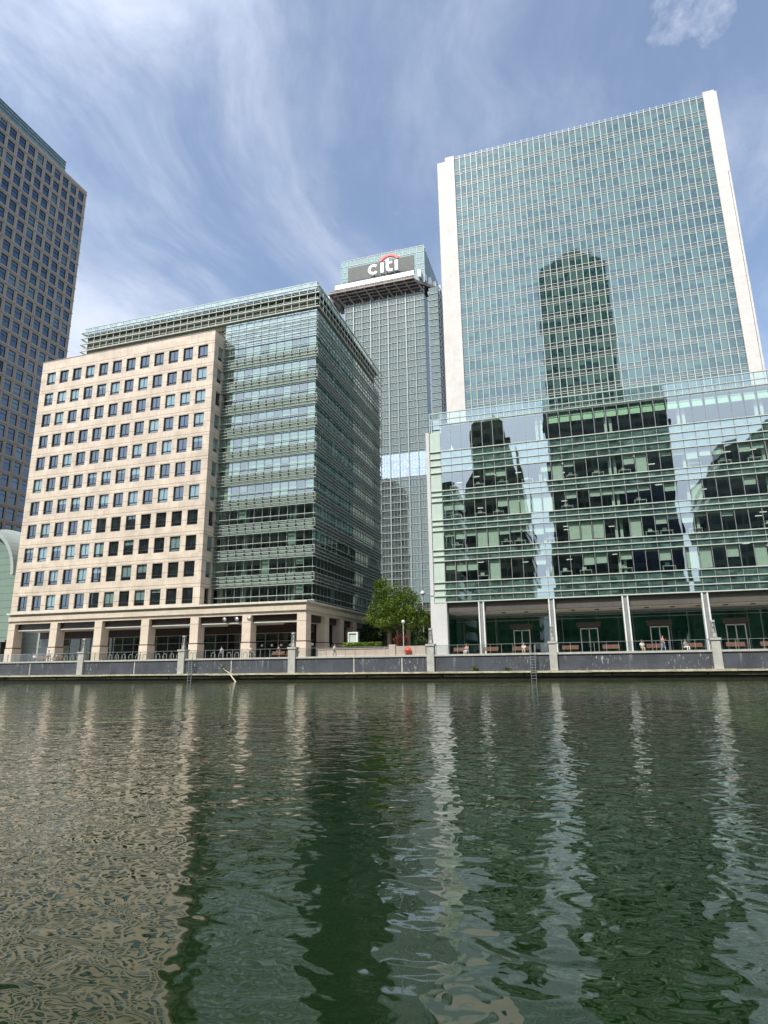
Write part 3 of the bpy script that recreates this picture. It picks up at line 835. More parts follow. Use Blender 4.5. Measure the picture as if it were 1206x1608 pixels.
while x < PXR: mb.box(x - 0.03, x + 0.03, PY - 0.1, PY - 0.04, 35.2, 37.0); x += PB
mb.build('parapet_post', M['grey_metal'], pod)
# ground storey
M['fascia'] = stone_mat('brown_grey_fascia', (0.10, 0.092, 0.082), lines=(), jx=1.49, jx0=PX0, seam=0.5, var=0.1)
MB().box(PX0 + 0.1, PXR, PY + 0.35, PY + 0.6, 8.6, 9.86).build('fascia', M['fascia'], pod)
MB().box(PX0 - 1.5, PXR, PY, PY + 6.3, 9.87, 9.97).build('underside', M['fascia'], pod)
MB().box(PX0 + 0.1, PXR, PY + 0.6, 88.6, 8.55, 8.62).build('ceiling', M['soffit'], pod)
mb = MB(); x = PX0 + 4
while x < 40: mb.box(x, x + 0.5, PY + 2.4, PY + 3.4, 8.50, 8.55); x += 2.97
mb.build('ceiling_light', M['dark'], pod)
M['lobby_wall'] = simple('lobby_wall', (0.20, 0.33, 0.27), 0.7, var=0.5, scale=0.35)
M['lobby_glass'] = clear_mat('lobby_glass', (0.32, 0.60, 0.48), 0.09, (0.8, 0.95, 0.95), 2.98, PX0, 6, 3)
MB().pane(PX0 + 0.1, PXR, 88.0, 3, 8.3).build('lobby_glazing', M['lobby_glass'], pod)
MB().box(PX0 + 0.1, PXR, 92, 92.2, 3, 8.5).build('lobby_wall', M['lobby_wall'], pod)
mb = MB()
mb.box(PX0 + 0.1, PXR, 87.9, 88.0, 7.62, 7.70); mb.box(PX0 + 0.1, PXR, 87.9, 88.0, 8.05, 8.12)
x = PX0 + 1.2
while x < PXR: mb.box(x - 0.03, x + 0.03, 87.94, 88.0, 3, 8.3); x += 4.46
mb.build('lobby_frame', M['grey_metal'], pod)
mb = MB(); mb.box(PX0 + 0.1, PX0 + 0.16, PY + 0.8, 88, 3, 8.5); mb.build('lobby_side_glazing', M['lobby_glass'], pod)
for cx in (-12.42, -3.5, 5.3, 14.2, 23.1, 32.0):
    c = MB(); c.box(cx, cx + 0.16, PY - 0.12, PY + 0.6, PZ, 9.84); c.box(cx + 0.6, cx + 0.76, PY - 0.12, PY + 0.6, PZ, 9.84)
    o = c.build('column', M['white_metal'], pod)
    MB().box(cx + 0.16, cx + 0.6, PY + 0.02, PY + 0.5, PZ, 9.84).build('column_web', M['grey_metal'], o)
for dx0 in (-8.67, 0.1, 8.73, 17.53, 26.3):
    d = MB(); W_ = 2.25
    for a in (0, W_ / 2 - 0.06, W_ - 0.12): d.box(dx0 + a, dx0 + a + 0.12, 87.78, 87.9, 3, 6.35)
    d.box(dx0 + 0.12, dx0 + W_ - 0.12, 87.78, 87.9, 6.2, 6.35)
    o = d.build('door', M['white_metal'], pod)
    mb = MB(); mb.box(dx0 - 0.35, dx0 + W_ + 0.35, 87.3, 87.9, 6.45, 6.95); mb.box(dx0 - 0.45, dx0 + W_ + 0.45, 87.2, 87.9, 6.95, 7.08); mb.build('door_canopy', M['fascia'], o)
    mb = MB()
    for s in (-0.14, 0.10): mb.box(dx0 + W_ / 2 + s, dx0 + W_ / 2 + s + 0.04, 87.7, 87.78, 3.9, 4.7)
    mb.build('door_handle', M['steel'], o)

# ---- tall tower
TY = 148.0; TX0, TX1 = -23.2, 41.7; TTOP = 143.2; NBAY = 41; TB = (TX1 - TX0) / NBAY; TF = 4.18
tw = thing('glass_tower', 'tall teal glass tower with white end fins and thin vertical mullions', 'building', (9, 160, PZ))
NF = 26; TZ0 = TTOP - 1.6 - NF * TF
M['tw_glass'] = pane_mat('tower_glass', TB, TX0, TF, TZ0, 0, r0=0.25, gl=(0.49, 0.65, 0.67), dark=(0.020, 0.048, 0.050), blind=(0.080, 0.145, 0.132), blind_p=0.60, zone=(0.37, 1.0), tilt=0.006, amp=0.004, group=4)
M['tw_span'] = pane_mat('tower_spandrel_glass', TB, TX0, TF, TZ0, 0, r0=0.22, gl=(0.65, 0.8, 0.83), dark=(0.05, 0.065, 0.06), blind=(0.06, 0.08, 0.075), blind_p=0.1, tilt=0.006, amp=0.004)
M['fin_white'] = stone_mat('white_tower_cladding', (0.60, 0.575, 0.535), lines=((0.0, 0.06),), z0=2.0, pitch=4.18, jx=1.35, jx0=-28.25, seam=0.38, var=0.06)
for k in range(NF):
    z = TZ0 + k * TF
    if z < 30: continue
    MB().box(TX0, TX1, TY, TY + 0.2, z + 1.55, z + TF).build('ribbon_window', M['tw_glass'], tw)
    MB().box(TX0, TX1, TY, TY + 0.2, z, z + 1.55).build('spandrel_panel', M['tw_span'], tw)
    mb = MB()
    for dz_ in (0.0, 0.55, 1.5): mb.box(TX0, TX1, TY - 0.10, TY, z + dz_ - 0.05, z + dz_ + 0.05)
    mb.build('transom', M['cream_metal'], tw)
MB().box(TX0, TX1, TY, TY + 0.2, TTOP - 1.6, TTOP - 0.2).build('parapet', M['tw_span'], tw)
mb = MB(); mb.box(TX0, TX1, TY - 0.1, TY, TTOP - 0.3, TTOP - 0.15); mb.box(TX0, TX1, TY - 0.1, TY - 0.03, TTOP + 0.35, TTOP + 0.43)
mb.build('top_rail', M['cream_metal'], tw)
me = MB().box(-0.075, 0.075, -0.36, -0.005, 0, TTOP + 0.45 - 30).mesh('mullion', M['cream_metal'])
for b in range(1, NBAY):
    o = bpy.data.objects.new('mullion', me); COL.objects.link(o); o.parent = tw; o.location = (TX0 + b * TB - 9, TY - 160, 30 - PZ)
mb = MB(); mb.box(-25.8, TX0, TY - 0.5, TY + 8, PZ, TTOP + 0.6); mb.build('end_fin', M['fin_white'], tw)
mb = MB(); mb.box(-28.25, -25.8, TY + 0.3, TY + 8, PZ, TTOP + 0.0); mb.build('end_fin', M['fin_white'], tw)
mb = MB(); mb.box(TX1, 44.35, TY - 0.5, TY + 8, PZ, TTOP + 0.9); mb.box(44.35, 44.85, TY - 0.45, TY + 8, TTOP - 24, TTOP + 0.4); mb.build('end_fin', M['fin_white'], tw)
mb = MB(); mb.box(44.36, 44.48, TY - 0.3, TY + 7.9, PZ, TTOP - 24); mb.build('fin_recess', M['dark'], tw)
mb = MB(); mb.box(44.48, 44.9, TY - 0.4, TY + 8, PZ, TTOP - 24); mb.build('end_fin', M['fin_white'], tw)
MB().box(-28.0, 44.5, TY + 8, TY + 38, PZ, TTOP - 3).build('core', M['tw_span'], tw)
MB().box(TX0, TX1, TY + 0.2, TY + 8, PZ, TTOP - 1).build('tower_body', M['dark'], tw)

# ------------------------------------------------------------------ distant tower with sign
CY = 280.0; K = CY / 200.0
def cX(x): return x * K
def cZ(z): return 1.8 + (z - 1.8) * K
ct = thing('office_tower', 'distant grey glass office tower with overhanging crown, behind the glass block', 'building', (cX(-60), CY + 25, PZ))
SXL, SXR = cX(-76.4), cX(-44.95)
CF = 2.67 * K; CB = 3.45 * K / 1.0
zt = cZ(139.5)
M['ct_glass'] = pane_mat('grey_tower_glass', CB / 3, cX(-72.8), CF, zt - 60 * CF, 0, r0=0.22, gl=(0.62, 0.74, 0.68), dark=(0.045, 0.065, 0.06), blind=(0.09, 0.12, 0.11), blind_p=0.4, tilt=0.005, amp=0.004, zone=(0.1, 1))
M['ct_blue'] = pane_mat('blue_louvre_glass', CB / 3, cX(-72.8), 4.1, cZ(65.8), 0, r0=0.4, gl=(0.85, 0.93, 1), dark=(0.19, 0.29, 0.36), blind=(0.21, 0.30, 0.36), blind_p=0.3)
M['ct_side'] = pane_mat('side_tower_glass', CB / 3, CY, CF, zt - 60 * CF, 1, r0=0.3, gl=(0.8, 0.88, 0.92), dark=(0.05, 0.06, 0.07), blind=(0.1, 0.1, 0.12), blind_p=0.3)
M['ct_metal'] = simple('pale_steel_mullion', (0.31, 0.335, 0.32), 0.4, 0.2, 0.05, 0.3)
MB().box(SXL, SXR, CY, CY + 1, PZ, zt).build('glass_wall', M['ct_glass'], ct)
MB().box(SXL + 0.5, cX(-40.07), CY + 4.0, CY + 50, PZ, zt).build('rear_glass_wall', M['ct_side'], ct)
MB().box(cX(-43.6), cX(-40.1), CY + 2.5, CY + 4.0, PZ, zt).build('corner_glass_wall', M['ct_glass'], ct)
MB().box(SXR, SXR + 0.15, CY + 0.8, CY + 4, PZ, zt).build('notch_wall', M['ct_side'], ct)
MB().box(SXL - 4.5, SXL, CY + 4, CY + 50, PZ, zt).build('side_glass_wall', M['ct_side'], ct)
MB().box(SXL, SXR, CY - 0.25, CY, cZ(65.8), cZ(74.5)).build('plant_floor_band', M['ct_blue'], ct)
mb = MB(); z = zt - CF; ks = 0
while z > 8:
    if not (cZ(65.3) < z < cZ(75)):
        mb.box(SXL, SXR + 0.1, CY - 0.42, CY, z - 0.16, z + 0.16); mb.box(SXL, SXR + 0.1, CY - 0.3, CY, z + 0.62, z + 0.74)
        mb.box(cX(-43.6), cX(-40.1), CY + 2.1, CY + 2.5, z - 0.16, z + 0.16); mb.box(cX(-43.6), cX(-40.1), CY + 2.1, CY + 2.5, z + .55, z + .72)
        mb.box(cX(-40.07), cX(-40.07) + 0.4, CY + 3.6, CY + 50, z - 0.2, z + 0.2)
    z -= CF
for q in (1.0 / 3, 2.0 / 3): 
    zz = cZ(65.8) + (cZ(74.5) - cZ(65.8)) * q; mb.box(SXL, SXR, CY - 0.3, CY - 0.25, zz - 0.06, zz + 0.06)
mb.build('transom', M['ct_metal'], ct)
mb = MB(); mt = MB(); mn = MB(); x = cX(-76.3) ; i = 0
x = cX(-76.2)
while x < SXR - 0.3:
    ww = 0.24 if i % 2 else 0.15
    MB().box(x - ww, x + ww, CY - 0.75, CY, PZ, zt).build('mullion', M['ct_metal'], ct)
    for q in (1, 2): mn.box(x + CB * q / 3 - 0.05, x + CB * q / 3 + 0.05, CY - 0.32, CY - 0.0, PZ, zt) if x + CB * q / 3 < SXR else None
    x += CB; i += 1
mn.build('minor_mullion', M['grey_metal'], ct)
mb = MB(); y = CY + 5
while y < CY + 50: mb.box(cX(-40.07), cX(-40.07) + 0.5, y - 0.2, y + 0.2, PZ, zt); y += 4.4
mb.build('side_mullion', M['ct_metal'], ct)
# crown: stepped brackets flaring outward then white band
M['crown'] = simple('grey_crown_steel', (0.16, 0.14, 0.125), 0.5, 0.2, 0.4, 0.3)
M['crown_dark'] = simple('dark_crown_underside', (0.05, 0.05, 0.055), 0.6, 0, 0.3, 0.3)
BXL, BXR = cX(-79.0), cX(-47.7)
mb = MB(); z0c, z1c = cZ(138.2), cZ(141.0)
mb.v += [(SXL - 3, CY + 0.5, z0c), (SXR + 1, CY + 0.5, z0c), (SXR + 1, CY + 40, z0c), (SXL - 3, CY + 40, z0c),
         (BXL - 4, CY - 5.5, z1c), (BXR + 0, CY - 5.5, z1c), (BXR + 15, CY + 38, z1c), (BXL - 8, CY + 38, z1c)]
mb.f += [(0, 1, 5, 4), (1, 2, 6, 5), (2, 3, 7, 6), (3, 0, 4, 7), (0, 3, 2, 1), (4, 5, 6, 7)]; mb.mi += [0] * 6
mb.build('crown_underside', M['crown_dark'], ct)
mb = MB(); n = 9
for i in range(n):
    x = BXL + (BXR - BXL) * i / (n - 1); xs = SXL + (SXR - SXL) * i / (n - 1)
    mb.tube((xs, CY - 0.4, z0c - 1.5), (x, CY - 6.0, z1c - 0.2), 0.5, 0.35, 6)
for q in (0.25, 0.5, 0.75):
    mb.box(SXL * (1 - q) + (BXL - 3) * q, SXR * (1 - q) + BXR * q, CY - 6 * q - 0.7, CY - 6 * q, z0c + (z1c - z0c) * q - 0.6, z0c + (z1c - z0c) * q - 0.2)
mb.build('crown_bracket', M['crown'], ct)
mb = MB(); mb.box(BXL - 4, BXR, CY - 6.2, CY - 5.2, z1c - 0.3, z1c + 0.5)
mb.box(BXL - 3.5, BXR - .3, CY - 5.6, CY - 5.0, z1c + 1.3, z1c + 1.7)
x = BXL - 3.3
while x < BXR: mb.box(x - 0.14, x + 0.14, CY - 5.7, CY - 5.3, z1c + 0.5, z1c + 1.9); x += 1.35
mb.build('crown_grille', M['crown'], ct)
M['crown_gap'] = simple('crown_recess', (0.10, 0.09, 0.07), 0.7, 0, 0.4, 0.3)
MB().box(BXL - 3.0, BXR - 0.5, CY - 4.9, CY - 1.0, z1c + 0.2, z1c + 2.0).build('crown_recess', M['crown_gap'], ct)
M['white_band'] = simple('white_crown_band', (0.66, 0.68, 0.70), 0.45, 0.1, 0.04, 0.2)
MB().box(BXL, BXR, CY - 5.8, CY - 5.0, z1c + 1.9, z1c + 4.5).build('crown_band', M['white_band'], ct)
mb = MB()
for q in range(7):
    x = cX(-46.6) + q * 1.72; y = CY - 3 + q * 4.2
    mb.box(x, x + 1.5, y, y + 2.6, cZ(142.5) + 0.2, cZ(145.2) + 0.5)
mb.build('crown_panel', M['white_band'], ct)
mb = MB()
mb.prism([(BXR, CY - 4, z1c - 1), (cX(-40), CY + 8, z1c - 1), (cX(-40), CY + 30, z1c - 1), (BXR, CY + 30, z1c - 1)], (0, 0, 1.6)); mb.build('crown_corner', M['crown'], ct)
mb = MB()
for q in range(4): mb.box(BXL - 5.0 - q * 0.9, BXL - 3.2 - q * 0.9, CY - 3 + q * 5, CY + 1 + q * 5, z1c - 0.6 - q * 0.3, z1c + 1.8 - q * 0.6)
mb.build('crown_panel', M['white_band'], ct)
# top box
HX0, HX1 = cX(-78.1), cX(-44.5); HT = cZ(157.3); HB = z1c + 0.5
M['box_glass'] = pane_mat('green_crown_glass', (46.99 / 12), HX0, 3.6, HT - 36.1, 0, r0=0.25, gl=(0.70, 0.85, 0.82), dark=(0.12, 0.18, 0.17), blind=(0.17, 0.24, 0.22), blind_p=0.3)
M['box_side'] = pane_mat('green_crown_side_glass', 2.1, CY, 4.2, HT - 42, 1, r0=0.3, gl=(0.8, 0.92, 0.95), dark=(0.08, 0.12, 0.14), blind=(0.1, 0.14, 0.15), blind_p=0.4)
MB().box(HX0, HX1, CY, CY + 0.8, HB, HT).build('top_box_front', M['box_glass'], ct)
MB().box(HX0 + 0.1, HX1 - 0.05, CY + 0.8, CY + 36, HB, HT - 0.1).build('top_box_side', M['box_side'], ct)
mb = MB(); x = HX0
while x <= HX1 + 0.1: mb.box(x - 0.07, x + 0.07, CY - 0.18, CY, HB, HT + 0.1); x += (HX1 - HX0) / 12
for q in range(5): mb.box(HX0, HX1, CY - 0.18, CY, HT - 0.1 - q * 3.6 - 0.1, HT + 0.1 - q * 3.6 - 0.1)
y = CY + 2
while y < CY + 36: mb.box(HX1 - 0.05, HX1 + 0.12, y - 0.08, y + 0.08, HB, HT); y += 2.8
mb.build('box_mullion', M['ct_metal'], ct)
M['louvre'] = stone_mat('grey_louvre_panel', (0.155, 0.165, 0.15), lines=((0.0, 0.25),), z0=0, pitch=0.8, seam=0.5, var=0.1)
MB().box(HX0 + 4.0, HX1 - 5.5, CY - 0.35, CY - 0.18, HT - 15.5, HT - 5.0).build('louvre_panel', M['louvre'], ct)
mb = MB()
for i in range(13):
    x = HX0 + 3 + i * 2.9; mb.tube((x, CY - 4.4, z1c + 4.6), (x, CY - 4.4, z1c + 6.4), 0.13, seg=5)
mb.box(HX0 + 3, HX0 + 38, CY - 4.5, CY - 4.3, z1c + 6.3, z1c + 6.6); mb.box(HX0 + 3, HX0 + 38, CY - 4.5, CY - 4.3, z1c + 5.3, z1c + 5.5)
mb.build('roof_gantry', M['frame_dark'], ct)
mb = MB()
for i in range(9): mb.tube((cX(-62.5) + i * 1.35, CY + 1, HT), (cX(-62.5) + i * 1.35, CY + 1, HT + 2.3), 0.09, 0.05, 5)
mb.build('roof_antenna', M['steel'], ct)
# sign letters
M['letter'] = simple('white_sign_letter', (0.85, 0.85, 0.83), 0.4, 0, 0.02)
M['red'] = simple('red_sign_arc', (0.62, 0.05, 0.05), 0.4, 0, 0.04)
sgn = thing('rooftop_sign', 'white lowercase lettering under a red arc on the distant tower crown', 'sign', (cX(-58.5), CY - 6, z1c + 6))
def z6(px_, py_):   # pixel of the photograph (zoomed) to the sign plane
    u, v = 520 + px_ / 6.03, 370 + py_ / 6.03
    d = [RW[r][0] * (u - 603) + RW[r][1] * (v - 804) + RW[r][2] * 971 for r in range(3)]
    s = (CY - 6.4) / d[1]; return (d[0] * s, CAM_H + d[2] * s)
cL = z6(355, 320); cR = z6(440, 300); cT = z6(400, 272); cB = z6(400, 365)
def arc_pts(cx, cz, r0, r1, a0, a1, n=28, sx=1.0):
    o = [(cx + sx * r1 * math.cos(R(a0 + (a1 - a0) * i / n)), cz + r1 * math.sin(R(a0 + (a1 - a0) * i / n))) for i in range(n + 1)]
    i_ = [(cx + sx * r0 * math.cos(R(a0 + (a1 - a0) * i / n)), cz + r0 * math.sin(R(a0 + (a1 - a0) * i / n))) for i in range(n, -1, -1)]
    return o + i_
def letter(name, polys, mat, depth=0.9):
    mb = MB()
    for p in polys: mb.prism([(x, CY - 6.4, z) for x, z in p], (0, depth, 0))
    return mb.build(name, mat, sgn)
hx = (cT[1] - cB[1]) / 2; ccx = (cL[0] + cR[0]) / 2 + 0.1; ccz = (cT[1] + cB[1]) / 2
letter('letter_c', [arc_pts(ccx, ccz, hx * 0.56, hx, 42, 318)], M['letter'])
zb_ = ccz - hx
def stem(x0, x1, z1): return [(x0, zb_), (x1, zb_), (x1, z1), (x0, z1)]
u = hx * 2
i1 = ccx + hx * 1.35
letter('letter_i', [stem(i1, i1 + u * 0.27, zb_ + u * 1.0)], M['letter'])
t1 = i1 + u * 0.50
letter('letter_t', [[(t1, zb_ + u * 0.30)] + [(t1 + 0.30 * u - 0.30 * u * math.cos(R(a)), zb_ + 0.30 * u - 0.30 * u * math.sin(R(a))) for a in range(15, 91, 15)] +
                    [(t1 + u * 0.60, zb_), (t1 + u * 0.60, zb_ + u * 0.22), (t1 + u * 0.40, zb_ + u * 0.22), (t1 + u * 0.30, zb_ + u * 0.30), (t1 + u * 0.27, zb_ + u * 0.42),
                     (t1 + u * 0.27, zb_ + u * 0.76), (t1 + u * 0.58, zb_ + u * 0.76), (t1 + u * 0.58, zb_ + u * 0.98), (t1 + u * 0.27, zb_ + u * 0.98), (t1 + u * 0.27, zb_ + u * 1.30), (t1, zb_ + u * 1.22)]], M['letter'])
i2 = t1 + u * 0.82
letter('letter_i', [stem(i2, i2 + u * 0.27, zb_ + u * 1.0)], M['letter'])
acx = (i1 + i2 + u * 0.27) / 2; half = (i2 + u * 0.27 - i1) / 2 + u * 0.12
ar = half / math.sin(R(56)); acz = zb_ + u * 1.22 - ar * math.cos(R(56)) + 0.1
letter('red_arc', [arc_pts(acx, acz, ar - u * 0.22, ar, 34, 146)], M['red'])
mb = MB()
for x in (i1, t1, i2, ccx): mb.box(x, x + 0.2, CY - 5.5, CY - 4.3, zb_ - 0.6, zb_ + 2.0)
mb.build('sign_support', M['frame_dark'], sgn)

# ------------------------------------------------------------------ left grey tower
LTX = -130.0; LTY1 = 123.6; LTZ = 140.6; LP = 2.93; LF = 3.95
lt = thing('grid_tower', 'tall shaded stone tower with a grid of blue windows at the left edge', 'building', (LTX - 15, 100, PZ))
M['lt_stone'] = stone_mat('grey_beige_cladding', (0.36, 0.33, 0.285), lines=((0.0, 0.06), (0.55, 0.04)), z0=LTZ - 2.9, pitch=LF, seam=0.4, var=0.06, axis=1)
mb = MB(); TH = 0.5; ny = 14; nz = 34
y1s = [LTY1 - 0.9 - LP * i for i in range(ny)]   # far jamb of each window
LW, LH = 2.05, 2.9
zts = [LTZ - 1.75 - LF * k for k in range(nz)]
ycut = [LTY1] + sum([[y, y - LW] for y in y1s], []) + [70.0]
for k in range(nz + 1):
    t_ = LTZ if k == 0 else zts[k - 1] - LH
    b_ = zts[k] if k < nz else PZ
    mb.box(LTX - TH, LTX, 70, LTY1, b_, t_)
for k in range(nz):
    for i in range(0, len(ycut), 2): mb.box(LTX - TH, LTX, ycut[i + 1], ycut[i], zts[k] - LH, zts[k])
mb.box(LTX - 45, LTX - TH, LTY1 - 0.5, LTY1, PZ, LTZ); mb.box(LTX - 45, LTX - TH, 70, LTY1 - 0.5, LTZ - 0.6, LTZ - 0.2); mb.box(LTX - 45, LTX - TH, 70, 70.5, PZ, LTZ)
mb.build('stone_wall', M['lt_stone'], lt)
mb = MB()
for i in range(ny + 1):
    y = LTY1 - 0.45 - LP * i if i else LTY1 - 0.2
    mb.box(LTX, LTX + 0.10, y - 0.13, y + 0.13, PZ, LTZ)
for k in range(nz): mb.box(LTX, LTX + 0.16, 70, LTY1 + 0.15, zts[k] + 0.42, zts[k] + 0.58)
mb.build('facade_rib', M['lt_stone'], lt)
M['lt_glass'] = pane_mat('blue_tower_window_glass', LP, LTY1 - 0.9, LF, zts[-1] - LH - 0.3, 1, r0=0.19, gl=(0.55, 0.70, 0.82), dark=(0.018, 0.035, 0.06), blind=(0.11, 0.17, 0.19), blind_p=0.35, zone=(0.05, 0.8), tilt=0.012, group=2)
gm = MB().box(-0.30, -0.26, 0, LW, 0, LH).mesh('window', M['lt_glass'])
f_ = MB(); f_.box(-0.26, -0.14, 0, 0.07, 0, LH); f_.box(-0.26, -0.14, LW - 0.07, LW, 0, LH); f_.box(-0.26, -0.14, 0.07, LW - 0.07, 0, 0.08); f_.box(-0.26, -0.14, 0.07, LW - 0.07, LH - 0.08, LH)
f_.box(-0.26, -0.16, 0.07, LW - 0.07, LH * 0.62, LH * 0.62 + 0.05)
fm = f_.mesh('window_frame', M['frame_dark'])
pl = []
for y in y1s:
    for z in zts: pl.append(((LTX, y - LW, z - LH), view_size((LTX, y - LW, z - LH), (0, LW, LH))))
window_set(lt, pl, gm, fm, 'window')
M['pent'] = pane_mat('green_penthouse_glass', 1.5, 0, 2.0, LTZ, 1, r0=0.3, gl=(0.75, 0.95, 0.9), dark=(0.05, 0.10, 0.085), blind=(0.06, 0.12, 0.10), blind_p=0.3)
MB().box(LTX - 40, LTX - 0.6, 70.5, 115.6, LTZ - 0.1, LTZ + 3.6).build('penthouse', M['pent'], lt)
mb = MB(); 
for z in (0.6, 1.6, 2.6, 3.6): mb.box(LTX - 0.6, LTX - 0.45, 70.5, 115.7, LTZ + z - 0.06, LTZ + z + 0.04)
mb.build('penthouse_rail', M['grey_metal'], lt)

# ------------------------------------------------------------------ vaulted glass hall at far left
vh = thing('vaulted_glass_hall', 'pale green vaulted glass hall between the left tower and the stone building', 'building', (-118, 97, PZ))
M['vault_glass'] = stone_mat('pale_green_gable_glass', (0.19, 0.27, 0.225), lines=((0.0, 0.12),), z0=2.2, pitch=1.45, jx=3.1, jx0=-106.3, seam=0.8, var=0.05)
M['vault_roof'] = stone_mat('pale_vault_roof', (0.36, 0.42, 0.39), lines=((0.0, 0.09),), z0=0.3, pitch=0.95, seam=0.35, var=0.06)
def vault(cx, cz, r, y0, y1, zb):
    pts = [(cx + r * math.cos(R(a)), y0, cz + r * math.sin(R(a))) for a in range(0, 181, 6)]
    return [(cx + r, y0, zb)] + pts + [(cx - r, y0, zb)]
mb = MB(); mb.prism(vault(-116.4, 20.2, 9.7, 95.6, 100, PZ + 4.6), (0, 0.4, 0)); mb.build('gable_glass', M['vault_glass'], vh)
mb = MB(); ring = [(-116.4 + 10.3 * math.cos(R(a)), 20.2 + 10.3 * math.sin(R(a))) for a in range(0, 181, 6)]
rin = [(-116.4 + 9.6 * math.cos(R(a)), 20.2 + 9.6 * math.sin(R(a))) for a in range(180, -1, -6)]
mb.prism([(x, 94.4, z) for x, z in ring + rin], (0, 6.5, 0)); mb.build('arch_rim', M['vault_roof'], vh)
mb = MB(); mb.prism(vault(-118.6, 17.0, 14.6, 101, 130, PZ), (0, 29, 0)); mb.build('main_vault', M['vault_roof'], vh)
mb = MB(); mb.box(-126, -106.7, 95.2, 95.6, PZ + 4.2, PZ + 4.6)
x = -126
while x < -106: mb.box(x, x + 0.15, 95.6, 95.8, PZ, PZ + 4.2); x += 2.2
mb.build('entrance_frame', M['grey_metal'], vh)
MB().box(-126, -106.7, 97, 97.2, PZ, PZ + 4.6).build('entrance_back', M['dark'], vh)

# ------------------------------------------------------------------ buildings behind the camera, seen mirrored in the glass
def facade_mat(name, wall, glass, bx, fz, fill=0.6):
    m, t, out = new_mat(name)
    ca, cb, fa, fb = cells(t, bx, 0.3, fz, 0.9, 0)
    win = t.m('MULTIPLY', t.m('LESS_THAN', t.m('ABSOLUTE', t.m('SUBTRACT', fa, 0.5)), fill / 2 + 0.1), t.m('LESS_THAN', t.m('ABSOLUTE', t.m('SUBTRACT', fb, 0.5)), fill / 2))
    wv = t.mr(t.white(t.xyz(ca, cb, 2.0)), 0, 1, 0.5, 1.6)
    c = t.mixc(win, (*wall, 1), t.v('SCALE', glass, sc=wv))
    rg = t.mr(win, 0, 1, 0.7, 0.15)
    principled(t, out, c, rg, 0, 0.4); return m
FM1 = facade_mat('dark_reflected_facade', (0.22, 0.24, 0.20), (0.045, 0.065, 0.06), 3.0, 4.0, 0.62)
FM2 = facade_mat('olive_reflected_facade', (0.24, 0.27, 0.19), (0.04, 0.055, 0.048), 2.8, 4.1, 0.6)
FM3 = facade_mat('grey_reflected_facade', (0.15, 0.14, 0.12), (0.03, 0.035, 0.04), 2.4, 3.9, 0.66)
FM4 = facade_mat('blue_grey_reflected_facade', (0.10, 0.14, 0.20), (0.02, 0.035, 0.07), 2.6, 4.0, 0.7)
def behind(name, lab, profs):
    """profs: list of (outline [(x, z)...], y_front, depth, material, part name)"""
    xs = [p[0] for q in profs for p in q[0]]
    r = thing(name, lab, 'building', ((min(xs) + max(xs)) / 2, profs[0][1] - profs[0][2] / 2, 0.9))
    for out_, yf, dep, mt_, nm in profs:
        mb = MB(); mb.prism([(x, yf, z) for x, z in out_], (0, -dep, 0)); mb.build(nm, mt_, r)
    return r
G0 = 0.9
behind('office_tower', 'tall dark tower with a rounded top mirrored in the teal glass tower', [
    ([(-6.5, G0), (-6.5, 226), (-3, 234), (4, 236.5), (6, 240), (16, 242), (22, 240), (25, 236.5), (33.2, 231), (33.2, G0)], -46, 38, FM1, 'tower_wall'),
    ([(17, G0), (17, 60), (32.5, 60), (32.5, G0)], -42, 3.9, FM4, 'glass_bay')])
behind('office_block', 'long dark waterside block mirrored in the left building windows', [
    ([(-171, G0), (-171, 57), (-34, 57), (-34, G0)], -20, 26, FM2, 'block_wall'),
    ([(-150, 57), (-150, 61), (-90, 61), (-90, 57)], -28, 12, FM3, 'roof_plant')])
behind('domed_office_block', 'dark building with a domed top mirrored in the podium glass', [
    ([(-31.5, G0), (-31.5, 58), (-28.8, 62), (-28.3, 76), (-26, 78.3), (-20.5, 79.3), (-17.5, 76), (-15.6, 68), (-13.2, 58), (-12.2, 46), (-11.6, 30), (-11.6, G0)], -24, 22, FM2, 'domed_wall')])
behind('stepped_office_block', 'dark stepped building mirrored at the right end of the podium glass', [
    ([(35.2, G0), (36.0, 44), (38.5, 54), (42.5, 57), (43.2, 62), (49, 63), (54, 66), (90, 66), (90, G0)], -22, 26, FM1, 'stepped_wall')])

# ------------------------------------------------------------------ planting, square between the buildings
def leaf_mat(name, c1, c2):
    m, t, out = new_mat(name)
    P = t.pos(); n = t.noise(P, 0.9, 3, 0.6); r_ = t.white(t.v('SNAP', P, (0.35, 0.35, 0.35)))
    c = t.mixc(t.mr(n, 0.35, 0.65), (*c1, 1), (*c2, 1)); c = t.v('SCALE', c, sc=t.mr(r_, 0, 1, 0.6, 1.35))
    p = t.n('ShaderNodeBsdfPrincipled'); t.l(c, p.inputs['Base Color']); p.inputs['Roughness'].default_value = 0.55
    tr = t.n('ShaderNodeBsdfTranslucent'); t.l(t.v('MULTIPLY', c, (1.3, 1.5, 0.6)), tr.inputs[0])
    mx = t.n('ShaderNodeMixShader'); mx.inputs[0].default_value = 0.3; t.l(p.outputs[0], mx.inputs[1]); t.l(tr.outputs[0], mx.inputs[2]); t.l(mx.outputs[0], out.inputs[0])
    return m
M['leaf'] = leaf_mat('green_leaves', (0.04, 0.085, 0.012), (0.19, 0.26, 0.035))  # leaf variation, with contrast widened to stand for sunlit and shaded clumps
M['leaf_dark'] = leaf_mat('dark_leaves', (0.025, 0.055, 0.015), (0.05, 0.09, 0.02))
M['leaf_red'] = leaf_mat('red_leaves', (0.10, 0.02, 0.015), (0.2, 0.05, 0.03))
M['bark'] = simple('bark', (0.09, 0.07, 0.05), 0.9, 0, 0.4, 4, bump=0.5)


